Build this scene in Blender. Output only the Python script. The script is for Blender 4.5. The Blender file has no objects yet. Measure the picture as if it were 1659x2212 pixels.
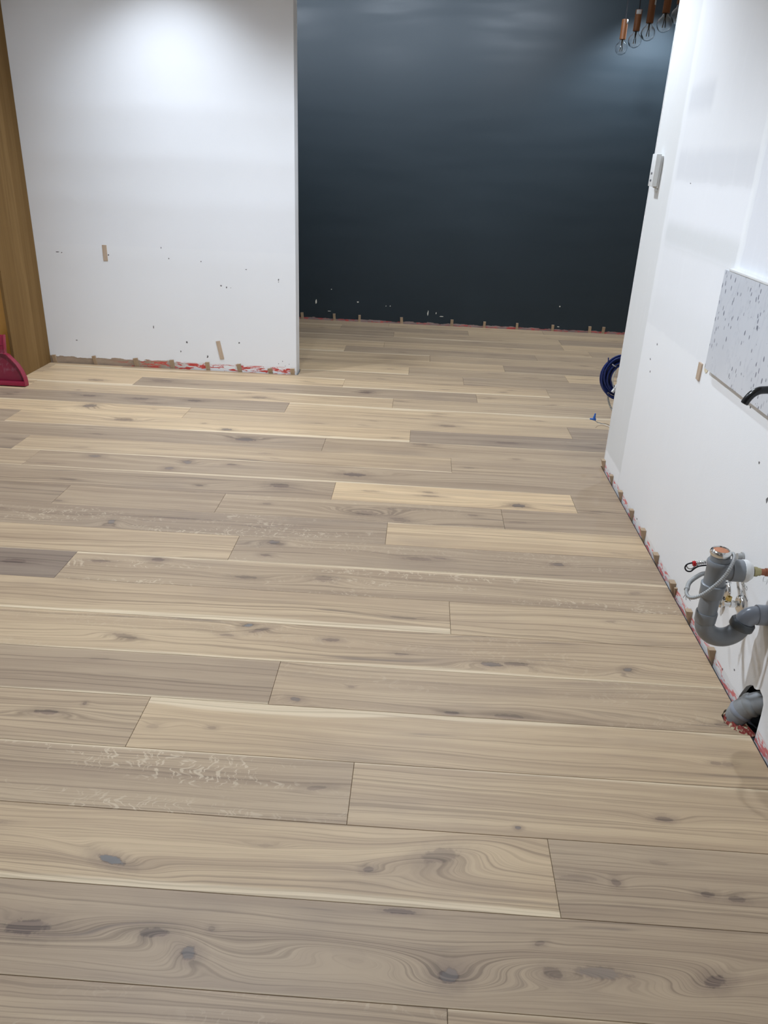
import bpy, bmesh, math, random
from mathutils import Vector, Matrix
random.seed(11)
S = bpy.context.scene
COL = S.collection

# ------------------------------------------------------------------ camera
CAM_H = 1.518
cam_d = bpy.data.cameras.new('camera')
cam = bpy.data.objects.new('camera', cam_d)
COL.objects.link(cam)
S.camera = cam
cam_d.sensor_fit = 'VERTICAL'
cam_d.sensor_height = 36.0
cam_d.lens = 36.0 * 1689.5 / 2212.0
cam_d.clip_start = 0.02
_p, _r, _y = [math.radians(a) for a in (24.543, -2.4017, 2.0113)]
fwd = Vector((-math.sin(_y) * math.cos(_p), math.cos(_y) * math.cos(_p), -math.sin(_p)))
rgt = Vector((math.cos(_y), math.sin(_y), 0))
dwn = fwd.cross(rgt)
r2 = math.cos(_r) * rgt + math.sin(_r) * dwn
d2 = -math.sin(_r) * rgt + math.cos(_r) * dwn
R3 = Matrix((r2, -d2, -fwd)).transposed()
cam.matrix_world = Matrix.Translation((0, 0, CAM_H)) @ R3.to_4x4()

# ------------------------------------------------------------------ world and exposure
w = bpy.data.worlds.new('world')
S.world = w
w.use_nodes = True
w.node_tree.nodes['Background'].inputs[0].default_value = (0.6, 0.7, 0.8, 1)
w.node_tree.nodes['Background'].inputs[1].default_value = 0.15
S.view_settings.view_transform = 'Standard'
S.view_settings.look = 'None'
S.view_settings.gamma = 1.0
S.view_settings.use_curve_mapping = False
S.view_settings.exposure = 0.03

S.cycles.max_bounces = 7
S.cycles.diffuse_bounces = 3
S.cycles.use_light_tree = False
S.cycles.caustics_reflective = False
S.cycles.caustics_refractive = False

# ------------------------------------------------------------------ ceiling downlights, plus added fill and wash spots
CEIL = 2.95


def ceiling_spot(x, y, power, angle=115, blend=0.55, col=(0.865, 0.962, 1.095), radius=0.045, aim=None):
    d = bpy.data.lights.new('ceiling_spot_beam', 'SPOT')
    d.energy = power
    d.color = col
    d.spot_size = math.radians(angle)
    d.spot_blend = blend
    d.shadow_soft_size = radius
    o = bpy.data.objects.new('ceiling_spot_beam', d)
    o.location = (x, y, CEIL - 0.03)
    if aim:
        o.rotation_euler = (Vector(aim) - o.location).to_track_quat('-Z', 'Y').to_euler()
    COL.objects.link(o)


ceiling_spot(-1.68, 5.08, 120, angle=106, blend=1.0)
ceiling_spot(-2.00, 3.90, 45, angle=165, blend=0.4)  # added wide fill, lifts the upper left of the partition
ceiling_spot(-0.90, 2.20, 205, angle=140)
ceiling_spot(-0.90, -0.60, 12, angle=135)
ceiling_spot(0.10, 4.30, 145, angle=140)
ceiling_spot(0.40, 6.20, 52, angle=120, blend=0.8)
# added spots, aimed to brighten the upper part of the dark wall
ceiling_spot(-1.60, 6.10, 175, angle=94, blend=1.0, aim=(-1.30, 7.83, 2.35), radius=0.1)
ceiling_spot(-0.40, 6.10, 175, angle=94, blend=1.0, aim=(-0.40, 7.83, 2.35), radius=0.1)
ceiling_spot(0.80, 6.10, 175, angle=94, blend=1.0, aim=(0.80, 7.83, 2.35), radius=0.1)
ceiling_spot(1.85, 7.38, 150, angle=122, blend=0.6)

# ------------------------------------------------------------------ helpers: objects


def tag(o, label=None, cat=None, group=None, kind=None):
    for k, v in (('label', label), ('category', cat), ('group', group), ('kind', kind)):
        if v:
            o[k] = v
    return o


def link(name, me, mat=None, parent=None, loc=None):
    o = bpy.data.objects.new(name, me)
    COL.objects.link(o)
    if mat and me is not None and hasattr(me, 'materials') and not me.materials:
        me.materials.append(mat)
    if parent:
        o.parent = parent
    if loc:
        o.location = loc
    return o


def from_bm(name, bm, mat=None, parent=None, smooth=False, loc=None):
    bmesh.ops.recalc_face_normals(bm, faces=bm.faces)
    me = bpy.data.meshes.new(name)
    bm.to_mesh(me)
    bm.free()
    if smooth:
        for p in me.polygons:
            p.use_smooth = True
        try:
            me.set_sharp_from_angle(angle=math.radians(40))
        except Exception:
            pass
    return link(name, me, mat, parent, loc)


def empty(name, loc):
    o = bpy.data.objects.new(name, None)
    o.location = loc
    o.empty_display_size = 0.05
    COL.objects.link(o)
    return o


def bm_box(bm, x0, x1, y0, y1, z0, z1):
    vs = [bm.verts.new(p) for p in ((x0, y0, z0), (x1, y0, z0), (x1, y1, z0), (x0, y1, z0),
                                    (x0, y0, z1), (x1, y0, z1), (x1, y1, z1), (x0, y1, z1))]
    fs = [bm.faces.new([vs[i] for i in f]) for f in ((0, 3, 2, 1), (4, 5, 6, 7), (0, 1, 5, 4), (1, 2, 6, 5), (2, 3, 7, 6), (3, 0, 4, 7))]
    return vs, fs


def box(name, b, mat=None, parent=None, bevel=0.0, seg=2, loc=None):
    bm = bmesh.new()
    bm_box(bm, *b)
    if bevel:
        bmesh.ops.bevel(bm, geom=list(bm.edges), offset=bevel, segments=seg, profile=0.5, affect='EDGES')
    return from_bm(name, bm, mat, parent, smooth=bevel > 0, loc=loc)


def prism(bm, outline, h0, h1, axis='Z'):
    """outline: list of 2D points; extruded along axis between h0 and h1"""
    def P(a, b, h):
        return {'Z': (a, b, h), 'X': (h, a, b), 'Y': (a, h, b)}[axis]
    lo = [bm.verts.new(P(a, b, h0)) for a, b in outline]
    hi = [bm.verts.new(P(a, b, h1)) for a, b in outline]
    n = len(outline)
    f0 = bm.faces.new(lo)
    f1 = bm.faces.new(hi)
    for i in range(n):
        bm.faces.new((lo[i], lo[(i + 1) % n], hi[(i + 1) % n], hi[i]))
    return f0, f1


def spline(pts, n=8):
    pts = [Vector(p) for p in pts]
    out = []
    for i in range(len(pts) - 1):
        p0 = pts[max(i - 1, 0)]
        p1, p2 = pts[i], pts[i + 1]
        p3 = pts[min(i + 2, len(pts) - 1)]
        for k in range(n):
            t = k / n
            out.append(0.5 * ((2 * p1) + (p2 - p0) * t + (2 * p0 - 5 * p1 + 4 * p2 - p3) * t * t + (3 * p1 - p0 - 3 * p2 + p3) * t ** 3))
    out.append(pts[-1])
    return out


def tube(bm, path, radius, seg=16, cap=True):
    """sweep a circle along a path; radius a number or a list per point"""
    path = [Vector(p) for p in path]
    n = len(path)
    rad = radius if isinstance(radius, (list, tuple)) else [radius] * n
    t0 = (path[1] - path[0]).normalized()
    up = Vector((0, 0, 1)) if abs(t0.z) < 0.9 else Vector((0, 1, 0))
    a = (up - t0 * up.dot(t0)).normalized()
    rings = []
    for i in range(n):
        if i == 0:
            t = t0
        elif i == n - 1:
            t = (path[-1] - path[-2])
        else:
            t = path[i + 1] - path[i - 1]
        if t.length < 1e-9:
            t = path[min(i + 1, n - 1)] - path[max(i - 2, 0)]
        t.normalize()
        a = a - t * a.dot(t)
        a.normalize()
        b = t.cross(a)
        rings.append([bm.verts.new(path[i] + rad[i] * (math.cos(2 * math.pi * k / seg) * a + math.sin(2 * math.pi * k / seg) * b)) for k in range(seg)])
    for i in range(n - 1):
        for k in range(seg):
            bm.faces.new((rings[i][k], rings[i][(k + 1) % seg], rings[i + 1][(k + 1) % seg], rings[i + 1][k]))
    if cap:
        bm.faces.new(rings[0][::-1])
        bm.faces.new(rings[-1])


def lathe(bm, origin, axis, profile, seg=24):
    """profile: list of (distance along the axis, radius); zero radii close the ends"""
    o = Vector(origin)
    t = Vector(axis).normalized()
    up = Vector((0, 0, 1)) if abs(t.z) < 0.9 else Vector((1, 0, 0))
    a = (up - t * up.dot(t)).normalized()
    b = t.cross(a)
    rings = []
    for h, r in profile:
        if r < 1e-6:
            rings.append([bm.verts.new(o + t * h)])
        else:
            rings.append([bm.verts.new(o + t * h + r * (math.cos(2 * math.pi * k / seg) * a + math.sin(2 * math.pi * k / seg) * b)) for k in range(seg)])
    for i in range(len(rings) - 1):
        A, B = rings[i], rings[i + 1]
        if len(A) == 1 and len(B) == 1:
            continue
        for k in range(seg):
            k2 = (k + 1) % seg
            if len(A) == 1:
                bm.faces.new((A[0], B[k2], B[k]))
            elif len(B) == 1:
                bm.faces.new((A[k], A[k2], B[0]))
            else:
                bm.faces.new((A[k], A[k2], B[k2], B[k]))


def tube_obj(name, path, radius, mat, parent=None, seg=16):
    bm = bmesh.new()
    tube(bm, path, radius, seg)
    return from_bm(name, bm, mat, parent, smooth=True)


def lathe_obj(name, origin, axis, profile, mat, parent=None, seg=28):
    bm = bmesh.new()
    lathe(bm, origin, axis, profile, seg)
    return from_bm(name, bm, mat, parent, smooth=True)


def keep(o, parent):
    """parent o (built in world space) under an Empty without moving it"""
    o.parent = parent
    o.matrix_parent_inverse = Matrix.Translation(parent.location).inverted()
    return o


# ------------------------------------------------------------------ helpers: materials
class NT:
    def __init__(self, tree):
        self.t = tree

    def new(self, typ, **kw):
        n = self.t.nodes.new(typ)
        for k, v in kw.items():
            setattr(n, k, v)
        return n

    def put(self, sock, v):
        if isinstance(v, bpy.types.NodeSocket):
            self.t.links.new(v, sock)
        elif v is not None:
            if hasattr(sock.default_value, '__len__') and not hasattr(v, '__len__'):
                v = (v,) * len(sock.default_value)
            if hasattr(sock.default_value, '__len__') and len(sock.default_value) == 4 and len(v) == 3:
                v = (*v, 1)
            sock.default_value = v

    def m(self, op, a, b=None, c=None, clamp=False):
        n = self.new('ShaderNodeMath', operation=op, use_clamp=clamp)
        for i, v in enumerate((a, b, c)):
            if v is not None:
                self.put(n.inputs[i], v)
        return n.outputs[0]

    def vm(self, op, a, b=None):
        n = self.new('ShaderNodeVectorMath', operation=op)
        self.put(n.inputs[0], a)
        if b is not None:
            self.put(n.inputs[1], b)
        return n.outputs['Value'] if op in ('LENGTH', 'DOT_PRODUCT', 'DISTANCE') else n.outputs[0]

    def xyz(self, x=0.0, y=0.0, z=0.0):
        n = self.new('ShaderNodeCombineXYZ')
        for i, v in enumerate((x, y, z)):
            self.put(n.inputs[i], v)
        return n.outputs[0]

    def sep(self, v):
        n = self.new('ShaderNodeSeparateXYZ')
        self.put(n.inputs[0], v)
        return n.outputs

    def noise(self, vec, scale=1.0, detail=2.0, rough=0.5, dist=0.0):
        n = self.new('ShaderNodeTexNoise')
        self.put(n.inputs['Vector'], vec)
        n.inputs['Scale'].default_value = scale
        n.inputs['Detail'].default_value = detail
        n.inputs['Roughness'].default_value = rough
        n.inputs['Distortion'].default_value = dist
        return n.outputs['Fac']

    def ss(self, v, a, b, lo=0.0, hi=1.0):
        n = self.new('ShaderNodeMapRange', interpolation_type='SMOOTHSTEP')
        self.put(n.inputs['Value'], v)
        for k, x in (('From Min', a), ('From Max', b), ('To Min', lo), ('To Max', hi)):
            self.put(n.inputs[k], x)
        return n.outputs['Result']

    def mix(self, f, a, b, mode='MIX'):
        n = self.new('ShaderNodeMix', data_type='RGBA', blend_type=mode)
        self.put(n.inputs[0], f)
        self.put(n.inputs[6], a)
        self.put(n.inputs[7], b)
        return n.outputs[2]

    def coord(self, which='Object'):
        return self.new('ShaderNodeTexCoord').outputs[which]

    def bump(self, h, strength=0.3, dist=0.01):
        n = self.new('ShaderNodeBump')
        n.inputs['Strength'].default_value = strength
        n.inputs['Distance'].default_value = dist
        self.put(n.inputs['Height'], h)
        return n.outputs[0]

    def rect(self, u, v, u0, u1, v0, v1, soft=0.004):
        a = self.m('MULTIPLY', self.ss(u, u0 - soft, u0 + soft), self.ss(u, u1 - soft, u1 + soft, 1.0, 0.0))
        b = self.m('MULTIPLY', self.ss(v, v0 - soft, v0 + soft), self.ss(v, v1 - soft, v1 + soft, 1.0, 0.0))
        return self.m('MULTIPLY', a, b)


def material(name, col=(0.8, 0.8, 0.8), rough=0.5, metal=0.0, spec=0.5, **kw):
    m = bpy.data.materials.new(name)
    m.use_nodes = True
    b = m.node_tree.nodes['Principled BSDF']
    b.inputs['Base Color'].default_value = (*col, 1)
    b.inputs['Roughness'].default_value = rough
    b.inputs['Metallic'].default_value = metal
    b.inputs['Specular IOR Level'].default_value = spec
    for k, v in kw.items():
        b.inputs[k.replace('_', ' ')].default_value = v
    return m, NT(m.node_tree), b


def simple(name, col, rough=0.5, metal=0.0, spec=0.5, var=0.06, scale=40.0, **kw):
    """procedural: the colour with a little noise in it"""
    m, n, b = material(name, col, rough, metal, spec, **kw)
    f = n.noise(n.coord(), scale, 3.0)
    c = n.mix(f, tuple(x * (1 - var) for x in col), tuple(min(1, x * (1 + var)) for x in col))
    n.put(b.inputs['Base Color'], c)
    return m


# ---- white plaster walls
def wall_base(name, col, rough=0.6):
    m, n, b = material(name, col, rough, 0, 0.35)
    co = n.coord()
    s = n.sep(co)
    return m, n, b, co, s


def finish_wall(n, b, co, col, height=None):
    fine = n.noise(co, 260.0, 2.0)
    h = n.m('MULTIPLY', fine, 0.00028)
    if height is not None:
        h = n.m('ADD', h, height)
    bp = n.new('ShaderNodeBump')
    bp.inputs['Strength'].default_value = 1.0
    bp.inputs['Distance'].default_value = 1.0
    n.put(bp.inputs['Height'], h)
    n.put(b.inputs['Normal'], bp.outputs[0])
    n.put(b.inputs['Base Color'], col)


def skirt_paint(n, u, z, base, top, brown_amt, red_amt, co, red=(0.36, 0.032, 0.022), brown=(0.34, 0.26, 0.19)):
    """the raw strip left along the floor where the skirting board was taken off"""
    edge = n.noise(n.xyz(n.m('MULTIPLY', u, 9.0), n.m('MULTIPLY', z, 30.0), 3.1), 1.0, 4.0, 0.6)
    lim = n.m('ADD', top, n.m('MULTIPLY', n.m('SUBTRACT', edge, 0.5), 0.05))
    strip = n.ss(n.m('SUBTRACT', lim, z), -0.002, 0.002)
    c = n.mix(n.m('MULTIPLY', strip, brown_amt), base, n.mix(edge, tuple(x * 0.6 for x in brown), tuple(x * 1.5 for x in brown)))
    rn = n.noise(n.xyz(n.m('MULTIPLY', u, 14.0), n.m('MULTIPLY', z, 60.0), 7.7), 1.0, 4.0, 0.65, 0.6)
    rm = n.m('MULTIPLY', n.ss(rn, 0.50, 0.56), n.ss(z, top * 0.75, top * 1.1, 1.0, 0.0))
    c = n.mix(n.m('MULTIPLY', rm, red_amt), c, n.mix(edge, red, tuple(min(1, x * 1.9 + 0.05) for x in red)))
    return c


# left partition (faces -Y); u = x
WL_m, n, b, co, s = wall_base('white_partition_paint', (0.8, 0.8, 0.8))
big = n.noise(co, 1.7, 3.0)
c = n.mix(big, (0.76, 0.765, 0.775), (0.81, 0.81, 0.815))
low = n.rect(s[0], s[2], -3.4, -0.5, -0.1, 0.86, 0.01)
c = n.mix(n.m('MULTIPLY', low, 0.25), c, (0.83, 0.83, 0.82))
brn = n.ss(n.m('ADD', s[0], n.m('MULTIPLY', n.noise(co, 3.0), 0.5)), -1.65, -1.25, 1.0, 0.06)
redx = n.ss(s[0], -2.35, -2.0, 0.0, 1.0)
c = skirt_paint(n, s[0], s[2], c, 0.052, brn, redx, co)
hh = None
for zc, amp in ((1.74, 0.006), (1.44, 0.006), (1.16, 0.005), (0.79, 0.0025)):
    wv = n.m('ADD', zc, n.m('MULTIPLY', n.m('SUBTRACT', n.noise(co, 1.3, 2.0), 0.5), 0.08))
    d = n.m('DIVIDE', n.m('SUBTRACT', s[2], wv), 0.075)
    g = n.m('MULTIPLY', n.m('POWER', 2.718, n.m('MULTIPLY', n.m('MULTIPLY', d, d), -1.0)), amp * 0.35)
    hh = g if hh is None else n.m('ADD', hh, g)
finish_wall(n, b, co, c, hh)

# right wall (faces -X); u = y
WR_m, n, b, co, s = wall_base('white_skimmed_plaster', (0.8, 0.8, 0.8))
big = n.noise(co, 2.2, 4.0)
c = n.mix(big, (0.79, 0.795, 0.80), (0.85, 0.85, 0.85))
warp = n.m('MULTIPLY', n.m('SUBTRACT', n.noise(co, 14.0, 3.0), 0.5), 0.02)
U = n.m('ADD', s[1], warp)
V = n.m('ADD', s[2], warp)
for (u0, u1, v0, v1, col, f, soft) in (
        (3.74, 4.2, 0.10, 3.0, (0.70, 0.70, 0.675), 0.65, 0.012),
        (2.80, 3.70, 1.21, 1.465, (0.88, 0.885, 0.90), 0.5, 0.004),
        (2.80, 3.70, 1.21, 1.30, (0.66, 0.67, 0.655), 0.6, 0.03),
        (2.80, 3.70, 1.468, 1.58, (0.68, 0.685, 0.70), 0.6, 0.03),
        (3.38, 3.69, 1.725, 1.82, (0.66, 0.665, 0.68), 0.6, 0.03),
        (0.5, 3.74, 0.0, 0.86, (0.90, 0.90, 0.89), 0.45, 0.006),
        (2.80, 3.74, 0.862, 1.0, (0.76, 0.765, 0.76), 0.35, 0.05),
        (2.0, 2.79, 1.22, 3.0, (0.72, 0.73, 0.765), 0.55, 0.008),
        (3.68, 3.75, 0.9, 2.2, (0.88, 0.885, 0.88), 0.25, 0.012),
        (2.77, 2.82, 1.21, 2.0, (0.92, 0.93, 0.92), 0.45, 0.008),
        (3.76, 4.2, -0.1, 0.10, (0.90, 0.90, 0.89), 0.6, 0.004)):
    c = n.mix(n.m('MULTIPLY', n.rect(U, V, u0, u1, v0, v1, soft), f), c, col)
brush = n.noise(n.xyz(n.m('MULTIPLY', s[1], 30.0), n.m('MULTIPLY', s[2], 3.0), 0.0), 1.0, 3.0)
c = n.mix(n.m('MULTIPLY', n.ss(brush, 0.55, 0.75), 0.12), c, (0.92, 0.93, 0.94))
c = skirt_paint(n, s[1], s[2], c, 0.030, 0.15, 0.85, co, red=(0.50, 0.07, 0.06), brown=(0.45, 0.40, 0.34))
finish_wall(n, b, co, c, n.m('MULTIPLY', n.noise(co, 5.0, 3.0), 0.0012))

# back wall: inky blue-black satin paint (faces -Y)
WB_m, n, b, co, s = wall_base('inky_blue_satin_paint', (0.012, 0.022, 0.028), 0.42)
roll = n.noise(n.xyz(n.m('MULTIPLY', s[0], 1.2), 0.0, n.m('MULTIPLY', s[2], 9.0)), 1.0, 3.0)
c = n.mix(roll, (0.0205, 0.0300, 0.0370), (0.0245, 0.0355, 0.0435))
c = skirt_paint(n, s[0], s[2], c, 0.020, 0.95, 0.8, co, red=(0.36, 0.03, 0.025), brown=(0.30, 0.22, 0.20))
b.inputs['Specular IOR Level'].default_value = 0.28
n.put(b.inputs['Roughness'], n.ss(roll, 0.3, 0.7, 0.42, 0.52))
h = n.noise(co, 220.0, 2.0)
bp = n.new('ShaderNodeBump')
bp.inputs['Strength'].default_value = 1.0
bp.inputs['Distance'].default_value = 1.0
n.put(bp.inputs['Height'], n.m('MULTIPLY', h, 0.0003))
n.put(b.inputs['Normal'], bp.outputs[0])
n.put(b.inputs['Base Color'], c)

PLAIN = simple('plain_white_paint', (0.78, 0.785, 0.79), 0.65, var=0.02, scale=2.0)
CEILM = simple('ceiling_white_paint', (0.82, 0.82, 0.82), 0.7, var=0.02, scale=2.0)
SUBF = simple('dark_subfloor_membrane', (0.035, 0.036, 0.042), 0.8, var=0.4, scale=12.0)

# ------------------------------------------------------------------ oak boards: node groups


def make_knot_group():
    g = bpy.data.node_groups.new('oak_knot', 'ShaderNodeTree')
    for nm, ty in (('Vector', 'NodeSocketVector'), ('Center', 'NodeSocketVector'), ('Inv Size', 'NodeSocketVector'), ('Angle', 'NodeSocketFloat'), ('Noise', 'NodeSocketFloat')):
        g.interface.new_socket(nm, in_out='INPUT', socket_type=ty)
    for nm in ('Field', 'Dark', 'Core'):
        g.interface.new_socket(nm, in_out='OUTPUT', socket_type='NodeSocketFloat')
    n = NT(g)
    i = g.nodes.new('NodeGroupInput')
    o = g.nodes.new('NodeGroupOutput')
    d = n.vm('SUBTRACT', i.outputs[0], i.outputs[1])
    r = n.new('ShaderNodeVectorRotate', rotation_type='Z_AXIS')
    n.put(r.inputs['Vector'], d)
    n.put(r.inputs['Angle'], i.outputs[3])
    q = n.vm('MULTIPLY', r.outputs[0], i.outputs[2])
    ln = n.vm('LENGTH', q)
    nz = i.outputs[4]
    ln2 = n.m('ADD', ln, n.m('MULTIPLY', n.m('SUBTRACT', nz, 0.5), 1.1))
    # flow field: wide gaussian, stretched along the board
    q2 = n.vm('MULTIPLY', q, (0.30, 0.62, 0.0))
    l2 = n.vm('DOT_PRODUCT', q2, q2)
    n.put(o.inputs[0], n.m('POWER', 2.718, n.m('MULTIPLY', l2, -1.0)))
    halo = n.ss(ln2, 0.6, 2.3, 0.42, 0.0)
    n.put(o.inputs[1], n.m('MAXIMUM', halo, n.ss(ln2, 0.55, 1.05, 1.0, 0.0)))
    n.put(o.inputs[2], n.ss(ln2, 0.52, 0.68, 1.0, 0.0))
    return g


KNOT = make_knot_group()


def make_oak_group():
    g = bpy.data.node_groups.new('oak_board', 'ShaderNodeTree')
    for nm in ('Seed', 'Tone', 'Sap', 'Sap Side', 'Fleck', 'Field', 'Dark', 'Core', 'Figure'):
        g.interface.new_socket(nm, in_out='INPUT', socket_type='NodeSocketFloat')
    g.interface.new_socket('Color', in_out='OUTPUT', socket_type='NodeSocketColor')
    g.interface.new_socket('Height', in_out='OUTPUT', socket_type='NodeSocketFloat')
    g.interface.new_socket('Roughness', in_out='OUTPUT', socket_type='NodeSocketFloat')
    n = NT(g)
    i = g.nodes.new('NodeGroupInput')
    o = g.nodes.new('NodeGroupOutput')
    seed, tone, sap, side, fleck, field, dark, core, figure = [i.outputs[k] for k in range(9)]
    s = n.sep(n.coord())
    u, v = s[0], s[1]
    sz = n.m('MULTIPLY', seed, 17.31)
    us = n.m('ADD', u, n.m('MULTIPLY', seed, 5.7))
    low = n.noise(n.xyz(n.m('MULTIPLY', us, 1.1), n.m('MULTIPLY', v, 6.0), sz), 1.0, 2.0, 0.4)
    F = n.m('ADD', v, n.m('MULTIPLY', n.m('SUBTRACT', low, 0.5), figure))
    F = n.m('ADD', F, n.m('MULTIPLY', field, 0.040))
    # wobble of the rings
    wob = n.noise(n.xyz(n.m('MULTIPLY', us, 9.0), n.m('MULTIPLY', v, 30.0), sz), 1.0, 2.0)
    Fw = n.m('ADD', F, n.m('MULTIPLY', n.m('SUBTRACT', wob, 0.5), 0.006))
    rings = n.noise(n.xyz(n.m('MULTIPLY', us, 0.35), n.m('MULTIPLY', Fw, 130.0), sz), 1.0, 2.5, 0.6)
    broad = n.noise(n.xyz(n.m('MULTIPLY', us, 0.7), n.m('MULTIPLY', F, 22.0), n.m('ADD', sz, 4.0)), 1.0, 2.0)
    fibre = n.noise(n.xyz(n.m('MULTIPLY', us, 5.0), n.m('MULTIPLY', Fw, 430.0), sz), 1.0, 2.0)
    cloud = n.noise(n.xyz(n.m('MULTIPLY', us, 2.2), n.m('MULTIPLY', v, 7.0), n.m('ADD', sz, 9.0)), 1.0, 3.0)
    # colour
    lightc, midc, darkc = (0.500, 0.372, 0.238), (0.392, 0.284, 0.184), (0.200, 0.140, 0.092)
    c = n.mix(n.ss(broad, 0.30, 0.72), lightc, midc)
    c = n.mix(n.m('MULTIPLY', n.ss(rings, 0.48, 0.70), 0.60), c, darkc)
    c = n.mix(n.m('MULTIPLY', n.ss(fibre, 0.48, 0.72), 0.30), c, darkc)
    c = n.mix(n.m('MULTIPLY', n.ss(cloud, 0.52, 0.78), 0.35), c, (0.255, 0.190, 0.142))
    # dark mineral streaks
    mst = n.noise(n.xyz(n.m('MULTIPLY', us, 1.6), n.m('MULTIPLY', F, 26.0), n.m('ADD', sz, 2.0)), 1.0, 3.0, 0.55)
    c = n.mix(n.m('MULTIPLY', n.ss(mst, 0.62, 0.78), 0.62), c, (0.135, 0.102, 0.084))
    # board tone
    gain = n.m('ADD', 1.0, n.m('MULTIPLY', tone, 0.52))
    gr = n.m('ADD', 1.0, n.m('MULTIPLY', tone, 0.50))
    gb = n.m('ADD', 1.0, n.m('MULTIPLY', tone, 0.38))
    c = n.vm('MULTIPLY', c, n.xyz(gain, gr, gb))
    # pale sapwood along one edge
    wv = n.noise(n.xyz(n.m('MULTIPLY', us, 0.9), 0.0, sz), 1.0, 2.0)
    lim = n.m('MULTIPLY', n.m('SUBTRACT', wv, 0.36), n.m('MULTIPLY', sap, 0.16))
    dist = n.m('SUBTRACT', 0.1106, n.m('MULTIPLY', v, side))
    sm = n.ss(n.m('SUBTRACT', lim, dist), -0.006, 0.006)
    c = n.mix(n.m('MULTIPLY', sm, 0.8), c, n.mix(n.ss(rings, 0.4, 0.7), (0.72, 0.585, 0.40), (0.52, 0.405, 0.27)))
    # medullary ray flecks
    fm = n.ss(n.noise(n.xyz(n.m('MULTIPLY', us, 1.8), n.m('MULTIPLY', v, 9.0), n.m('ADD', sz, 6.0)), 1.0, 2.0), 0.45, 0.62)
    fl = n.noise(n.xyz(n.m('ADD', n.m('MULTIPLY', us, 62.0), n.m('MULTIPLY', wob, 7.0)), n.m('MULTIPLY', Fw, 20.0), sz), 1.0, 1.0, 0.4, 1.6)
    fk = n.m('MULTIPLY', n.m('MULTIPLY', n.ss(fl, 0.56, 0.68), fm), fleck)
    c = n.mix(n.m('MULTIPLY', fk, 0.55), c, (0.64, 0.52, 0.37))
    # knots
    c = n.mix(n.m('MULTIPLY', dark, 0.86), c, n.mix(n.ss(rings, 0.42, 0.62), (0.185, 0.128, 0.098), (0.070, 0.048, 0.040)))
    c = n.mix(core, c, n.mix(n.ss(cloud, 0.4, 0.6), (0.165, 0.150, 0.138), (0.235, 0.218, 0.200)))
    n.put(o.inputs[0], c)
    n.put(o.inputs[1], n.m('ADD', n.m('MULTIPLY', rings, -0.00022), n.m('MULTIPLY', fibre, -0.00012)))
    n.put(o.inputs[2], n.m('ADD', 0.40, n.m('MULTIPLY', rings, 0.14)))
    return g


OAK = make_oak_group()


def oak_material(seed, tone, sap, side, fleck, figure, knots):
    m, n, b = material('oak_board', (0.5, 0.4, 0.3), 0.45, 0, 0.28)
    gn = n.new('ShaderNodeGroup')
    gn.node_tree = OAK
    for k, v in (('Seed', seed), ('Tone', tone), ('Sap', sap), ('Sap Side', side), ('Fleck', fleck), ('Figure', figure)):
        gn.inputs[k].default_value = v
    F = D = C = None
    if knots:
        co = n.coord()
        flat = n.vm('MULTIPLY', co, (1, 1, 0))
        wobble = n.noise(flat, 45.0, 3.0, 0.6)
    for (ku, kv, su, sv, ang, dk, core, fs) in knots:
        q = n.new('ShaderNodeGroup')
        q.node_tree = KNOT
        n.put(q.inputs[0], flat)
        q.inputs[1].default_value = (ku, kv, 0)
        q.inputs[2].default_value = (1 / su, 1 / sv, 0)
        q.inputs[3].default_value = ang
        n.put(q.inputs[4], wobble)
        f = n.m('MULTIPLY', q.outputs[0], fs * sv / 0.02)
        d = n.m('MULTIPLY', q.outputs[1], dk)
        F = f if F is None else n.m('ADD', F, f)
        D = d if D is None else n.m('MAXIMUM', D, d)
        if core:
            e = n.m('MULTIPLY', q.outputs[2], core)
            C = e if C is None else n.m('MAXIMUM', C, e)
    for k, v in (('Field', F), ('Dark', D), ('Core', C)):
        if v is not None:
            n.put(gn.inputs[k], v)
    n.put(b.inputs['Base Color'], gn.outputs[0])
    n.put(b.inputs['Roughness'], gn.outputs[2])
    return m


# ------------------------------------------------------------------ the room: sizes
XR = 1.055        # face of the right wall
YE = 4.09         # where the right wall ends
YL = 5.70         # face of the left partition
XL = -0.897       # where the partition ends
YB = 7.83         # face of the blue-black wall
XW, XE, YN = -3.45, 3.0, -2.7

# ------------------------------------------------------------------ floor
floor = box('floor', (XW, XE, YN, YB, -0.12, -0.0145), SUBF)
tag(floor, 'oak plank floor of long boards laid across the room over dark membrane', 'floor', kind='structure')
Y0, BW = 0.999, 0.2212
GAP = 0.0005


def board_mesh(name, outline, mat, cx, cy):
    """outline in world x, y; the board's origin is at (cx, cy)"""
    bm = bmesh.new()
    f0, f1 = prism(bm, [(x - cx, y - cy) for x, y in outline], -0.0140, 0.0)
    bmesh.ops.recalc_face_normals(bm, faces=bm.faces)
    top = [e for e in bm.edges if all(abs(v.co.z) < 1e-6 for v in e.verts)]
    bmesh.ops.bevel(bm, geom=top, offset=0.0009, segments=1, affect='EDGES')
    o = from_bm(name, bm, mat, None, loc=(cx, cy, 0))
    o.parent = floor
    return o


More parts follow.
